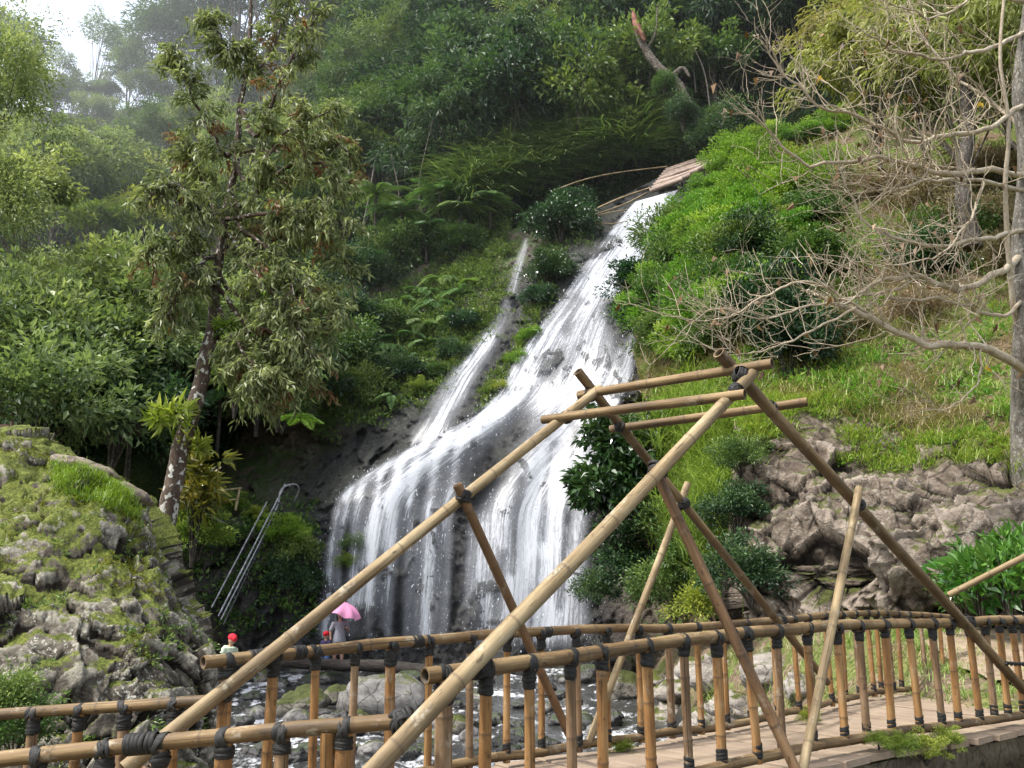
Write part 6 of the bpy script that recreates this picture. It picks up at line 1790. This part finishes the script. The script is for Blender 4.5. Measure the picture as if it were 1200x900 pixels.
# ================================================================== ladder and rail on the wall
def metal(name, a, b, rough=.5, met=.6):
    t = NT(name); p = t.pos(); n = t.noise(p, 9, 5, .65)
    return t.done(t.pbsdf(t.ramp(n, [(.4, a), (.62, b)]), rough, .5, None, Metallic=met))
M_STEEL = metal('weathered_steel', (.22, .22, .23), (.42, .42, .44)); M_DSTEEL = metal('dark_steel', (.03, .03, .032), (.09, .09, .095)); M_RUST = metal('rusty_iron', (.22, .17, .09), (.42, .35, .2), .7, .2)
lad = empty('steel_ladder', P(262, 730, 28.6), 'long narrow steel ladder with hooped handrails leaning against the dark rock wall', 'ladder')
for pts, r, m in [([(248, 712, 28.8), (313, 588, 29.9)], .028, M_STEEL), ([(256, 722, 28.6), (328, 580, 29.7), (333, 571, 29.8), (340, 568, 30.1), (347, 568, 30.5), (350, 574, 30.8), (345, 588, 31.0)], .032, M_STEEL), ([(259, 726, 28.6), (321, 602, 29.6), (328, 577, 29.9), (335, 569, 30.2), (340, 570, 30.4)], .026, M_STEEL), ([(262, 732, 28.6), (322, 604, 29.7)], .03, M_DSTEEL)]:
    q = np.array([P(*a) for a in pts]); q = spline(q, 40) if len(q) > 2 else q
    mb = MB(); tube(mb, q, r, 7); mb.build('handrail' if m is M_STEEL else 'stringer', m, lad)
for k in range(15):
    f = .04 + k / 15.5; a = P(256 + 72 * f, 722 - 142 * f, 28.62 + 1.08 * f); b = a + np.array([.22, .05, -.10]); mb = MB(); tube(mb, np.array([a, b]), .022, 6); mb.build('rung', M_DSTEEL, lad)
rr_ = empty('rusty_railing', P(262, 602, 31), 'short rusty yellowish rail on the ledge between the croton and the ladder', 'railing')
for nm, a, b, r in [('post', (281, 572, 30.4), (276, 598, 30.4), .045), ('post', (248, 578, 30.6), (247, 603, 30.6), .038), ('rail', (240, 577, 30.6), (283, 572, 30.4), .038), ('rail', (240, 590, 30.6), (279, 585, 30.4), .036)]:
    mb = MB(); tube(mb, np.array([P(*a), P(*b)]), r, 7); mb.build(nm, M_RUST, rr_)

# ================================================================== people
def cloth(name, col, rough=.8):
    t = NT(name); p = t.pos(); n = t.noise(p, 14, 4, .6)
    return t.done(t.pbsdf(t.ramp(n, [(.35, tuple(c * .75 for c in col)), (.65, col)]), rough, .2))
M_SKIN = cloth('skin', (.42, .25, .17), .6)
def fused(name, tubes, mat, parent, voxel=.03, blobs=(), sm=4):
    """one closed continuous surface out of overlapping limbs"""
    mb = MB()
    for pts, rad in tubes:
        q = spline(np.array(pts, float), 5 * len(pts)); r = np.interp(np.linspace(0, 1, len(q)), np.linspace(0, 1, len(rad)), rad); tube(mb, q, r, 12)
    v, f = ICO4
    for c, s in blobs: mb.add(v * np.array(s) + np.array(c), f, tc=v)
    me = mb.data(name, mat); o = bpy.data.objects.new(name, me); C.objects.link(o)
    md = o.modifiers.new('m', 'REMESH'); md.mode = 'VOXEL'; md.voxel_size = voxel
    m2 = o.modifiers.new('s', 'SMOOTH'); m2.iterations = sm; m2.factor = .5
    dg = bpy.context.evaluated_depsgraph_get(); me2 = bpy.data.meshes.new_from_object(o.evaluated_get(dg)); me2.name = name
    for pl in me2.polygons: pl.use_smooth = True
    o.modifiers.clear(); o.data = me2; me2.materials.clear(); me2.materials.append(mat); o.parent = parent
    return o
pw = P(396, 786, 26.9); rk = rock_data('rock', M_RDARK, 555, .4, .2, .4)
o = bpy.data.objects.new('river_rock', rk); C.objects.link(o); o.location = pw + np.array([-.1, .15, -.42]); o.scale = (.9, .5, 1.0); tag(o, 'flat dark rock on which the two visitors stand', 'rock')
w = empty('person', pw, 'person in a grey shirt with bare legs under the pink umbrella by the fall', 'person'); w.rotation_euler = (0, 0, .5)
fused('body', [([(0, 0, .9), (0, 0, 1.12), (0, .02, 1.36)], [.16, .14, .17]), ([(0, 0, 1.34), (0, 0, 1.50)], [.06, .055]), ([(.09, 0, .92), (.10, .02, .5), (.10, 0, .08)], [.10, .065, .042]), ([(-.09, 0, .92), (-.11, .03, .5), (-.13, .02, .08)], [.10, .065, .042]),
   ([(.10, .0, .05), (.11, -.17, .035)], [.045, .035]), ([(-.13, .02, .05), (-.15, -.15, .035)], [.045, .035]), ([(.18, 0, 1.36), (.27, .0, 1.12), (.16, -.14, 1.22)], [.055, .042, .032]), ([(-.18, 0, 1.36), (-.26, .02, 1.1), (-.27, -.05, .86)], [.055, .042, .032])], M_SKIN, w, .022, [((0, -.01, 1.60), (.085, .10, .12)), ((0, -.11, 1.59), (.018, .02, .022))])
fused('shirt', [([(0, 0, .80), (0, 0, 1.12), (0, .02, 1.38)], [.20, .165, .185]), ([(.16, 0, 1.36), (.27, 0, 1.14)], [.075, .065]), ([(-.16, 0, 1.36), (-.26, .02, 1.12)], [.075, .065])], cloth('grey_shirt', (.27, .28, .31)), w, .022)
fused('shorts', [([(.09, 0, .90), (.10, .01, .62)], [.125, .115]), ([(-.09, 0, .90), (-.11, .01, .62)], [.125, .115])], cloth('grey_shorts', (.20, .20, .23)), w, .022)
fused('hair', [([(0, .04, 1.66), (0, .09, 1.5), (0, .09, 1.35)], [.09, .08, .05])], cloth('black_hair', (.015, .012, .01)), w, .022, [((0, .02, 1.66), (.10, .11, .10))])
kd = empty('person', pw + np.array([-.36, -.12, .0]), 'child in a red cap and blue trousers beside the person under the umbrella', 'person'); kd.rotation_euler = (0, 0, -.4)
fused('body', [([(0, 0, .55), (0, 0, .7), (0, 0, .85)], [.11, .10, .11]), ([(0, 0, .84), (0, 0, .93)], [.045, .04]), ([(.06, 0, .58), (.07, 0, .3), (.07, 0, .06)], [.07, .05, .035]), ([(-.06, 0, .58), (-.07, 0, .3), (-.07, 0, .06)], [.07, .05, .035]), ([(.07, 0, .04), (.08, -.12, .03)], [.035, .028]), ([(-.07, 0, .04), (-.08, -.12, .03)], [.035, .028]), ([(.12, 0, .84), (.17, 0, .66), (.16, -.06, .5)], [.038, .03, .024]), ([(-.12, 0, .84), (-.17, 0, .66), (-.16, -.06, .5)], [.038, .03, .024])], M_SKIN, kd, .018, [((0, 0, 1.0), (.075, .085, .095))])
fused('jacket', [([(0, 0, .5), (0, 0, .7), (0, 0, .86)], [.13, .12, .125]), ([(.12, 0, .84), (.17, 0, .66), (.165, -.04, .56)], [.052, .045, .04]), ([(-.12, 0, .84), (-.17, 0, .66), (-.165, -.04, .56)], [.052, .045, .04])], cloth('dark_jacket', (.06, .05, .11)), kd, .018)
fused('trousers', [([(.06, 0, .56), (.07, 0, .1)], [.082, .06]), ([(-.06, 0, .56), (-.07, 0, .1)], [.082, .06])], cloth('blue_denim', (.09, .16, .34)), kd, .018)
fused('cap', [([(0, 0, 1.03), (0, -.12, 1.04)], [.085, .05])], cloth('red_cap', (.55, .02, .03)), kd, .018, [((0, 0, 1.05), (.09, .10, .075))])
# umbrella
um = empty('umbrella', pw + np.array([-.14, -.12, 1.12]), 'pink umbrella held up by the person in grey near the fall', 'umbrella'); um.rotation_euler = (.12, .38, 0)
n = 8; prof = np.linspace(0, 1, 9); th = np.linspace(0, 2 * np.pi, 49)
rad = .60 * np.sin(prof * 1.25) / math.sin(1.25); zz = .62 + .30 * (np.cos(prof * 1.25) - math.cos(1.25)) / (1 - math.cos(1.25)) - .02
sag = (np.cos(th * n) * .5 + .5)[None] * .07 * (prof ** 2)[:, None]
V = np.stack([rad[:, None] * np.cos(th)[None] * (1 - .04 * (1 - np.cos(th * n))[None] * prof[:, None]), rad[:, None] * np.sin(th)[None] * (1 - .04 * (1 - np.cos(th * n))[None] * prof[:, None]), zz[:, None] - .03 + sag], -1)
t = NT('pink_umbrella_cloth'); c_ = (.85, .36, .58)
sh = t.mixs(.35, t.pbsdf(c_, .6, .3), t.n('BsdfTranslucent').outputs[0]); M_UMB = t.done(sh)
for nd_ in t.t.nodes:
    if nd_.bl_idname == 'ShaderNodeBsdfTranslucent': nd_.inputs[0].default_value = (.85, .36, .58, 1)
mb = MB(); mb.add(V.reshape(-1, 3), None, grid_faces(9, 49)); o = bpy.data.objects.new('canopy', mb.data('canopy', M_UMB)); C.objects.link(o); o.parent = um
mb = MB(); tube(mb, np.array([[0, 0, -.05], [0, 0, .92]]), .008, 6); o = bpy.data.objects.new('shaft', mb.data('shaft', M_DSTEEL)); C.objects.link(o); o.parent = um
mb = MB(); tube(mb, np.array([[0, 0, -.08], [0, 0, .06]]), .016, 8); o = bpy.data.objects.new('handle', mb.data('handle', M_DSTEEL)); C.objects.link(o); o.parent = um
# third visitor, half hidden by the boulder
p3 = P(256, 813, 20.5)
k3 = empty('person', p3, 'person in a red cap and pale green top half hidden behind the boulder edge', 'person'); k3.rotation_euler = (.15, .12, .9)
fused('body', [([(0, 0, .6), (0, 0, .8), (0, 0, 1.0)], [.12, .11, .13]), ([(0, 0, .98), (0, 0, 1.1)], [.05, .045]), ([(.07, 0, .62), (.08, 0, .3), (.08, 0, .05)], [.085, .055, .04]), ([(-.07, 0, .62), (-.08, 0, .3), (-.08, 0, .05)], [.085, .055, .04]), ([(.08, 0, .04), (.08, -.15, .03)], [.04, .03]), ([(-.08, 0, .04), (-.08, -.15, .03)], [.04, .03]), ([(.14, 0, .98), (.2, -.05, .78), (.16, -.2, .72)], [.042, .034, .026]), ([(-.14, 0, .98), (-.2, -.05, .78), (-.16, -.2, .72)], [.042, .034, .026])], M_SKIN, k3, .02, [((0, -.01, 1.17), (.08, .09, .105))])
fused('shirt', [([(0, 0, .52), (0, 0, .8), (0, 0, 1.02)], [.15, .135, .15]), ([(.14, 0, .99), (.2, -.04, .8)], [.06, .055]), ([(-.14, 0, .99), (-.2, -.04, .8)], [.06, .055])], cloth('pale_green_top', (.55, .62, .46)), k3, .02)
fused('trousers', [([(.07, 0, .6), (.08, 0, .12)], [.1, .07]), ([(-.07, 0, .6), (-.08, 0, .12)], [.1, .07])], cloth('dark_trousers', (.04, .04, .05)), k3, .02)
fused('cap', [([(0, 0, 1.2), (0, -.13, 1.2)], [.09, .05])], cloth('bright_red_cap', (.65, .03, .05)), k3, .02, [((0, 0, 1.22), (.10, .105, .085))])
SUN_ELEV, SUN_AZIM, SKY_STRENGTH, SUN_STRENGTH, SUN_ANGLE = 58, -112, .44, 5.0, 3.0
HAZE, HAZE_LEFT = .0007, .0014
# ================================================================== damp haze in the gorge
def haze(name, c, size, dens):
    m = bpy.data.materials.new(name); m.use_nodes = True; nt_ = m.node_tree; nt_.nodes.clear()
    o_ = nt_.nodes.new('ShaderNodeOutputMaterial'); v_ = nt_.nodes.new('ShaderNodeVolumeScatter')
    v_.inputs['Color'].default_value = (.93, .97, 1, 1); v_.inputs['Density'].default_value = dens; v_.inputs['Anisotropy'].default_value = .2
    nt_.links.new(v_.outputs[0], o_.inputs['Volume'])
    mb = MB(); boxv(mb, c, *size); ob = mb.build(name, m, smooth=False); return tag(ob, kind='stuff')
haze('haze', (0, 86, 40), (260, 110, 110), HAZE)
haze('haze', (-63, 82, 40), (90, 100, 100), HAZE_LEFT)
# ================================================================== sky and sun
w = bpy.data.worlds.new('World'); scene.world = w; w.use_nodes = True
nt = w.node_tree; nt.nodes.clear()
o = nt.nodes.new('ShaderNodeOutputWorld'); bg = nt.nodes.new('ShaderNodeBackground'); sk = nt.nodes.new('ShaderNodeTexSky')
SUN_EL, SUN_AZ = math.radians(SUN_ELEV), math.radians(SUN_AZIM)       # azimuth from +Y (view direction) to the right
sk.sky_type = 'NISHITA'; sk.sun_disc = False; sk.sun_elevation = SUN_EL; sk.sun_rotation = SUN_AZ
sk.air_density = 1.0; sk.dust_density = 4.0; sk.ozone_density = 1.0; sk.altitude = 300
hs = nt.nodes.new('ShaderNodeHueSaturation'); hs.inputs['Saturation'].default_value = .5     # thin white overcast
nt.links.new(sk.outputs[0], hs.inputs['Color']); nt.links.new(hs.outputs[0], bg.inputs[0]); nt.links.new(bg.outputs[0], o.inputs[0])
bg.inputs[1].default_value = SKY_STRENGTH
sd = bpy.data.lights.new('sun', 'SUN'); so = bpy.data.objects.new('sun', sd); C.objects.link(so)
sd.energy = SUN_STRENGTH; sd.angle = math.radians(SUN_ANGLE); sd.color = (1.0, .97, .92)
dirv = Vector((math.sin(SUN_AZ) * math.cos(SUN_EL), math.cos(SUN_AZ) * math.cos(SUN_EL), math.sin(SUN_EL)))
so.rotation_euler = dirv.to_track_quat('Z', 'Y').to_euler(); so.location = dirv * 60
scene.view_settings.view_transform = 'Standard'; scene.view_settings.look = 'None'; scene.view_settings.exposure = 0
cy = scene.cycles
cy.max_bounces = 7; cy.diffuse_bounces = 3; cy.glossy_bounces = 2; cy.transmission_bounces = 3; cy.transparent_max_bounces = 12; cy.volume_bounces = 1
cy.use_denoising = True; cy.caustics_reflective = False; cy.caustics_refractive = False; cy.sample_clamp_indirect = 6
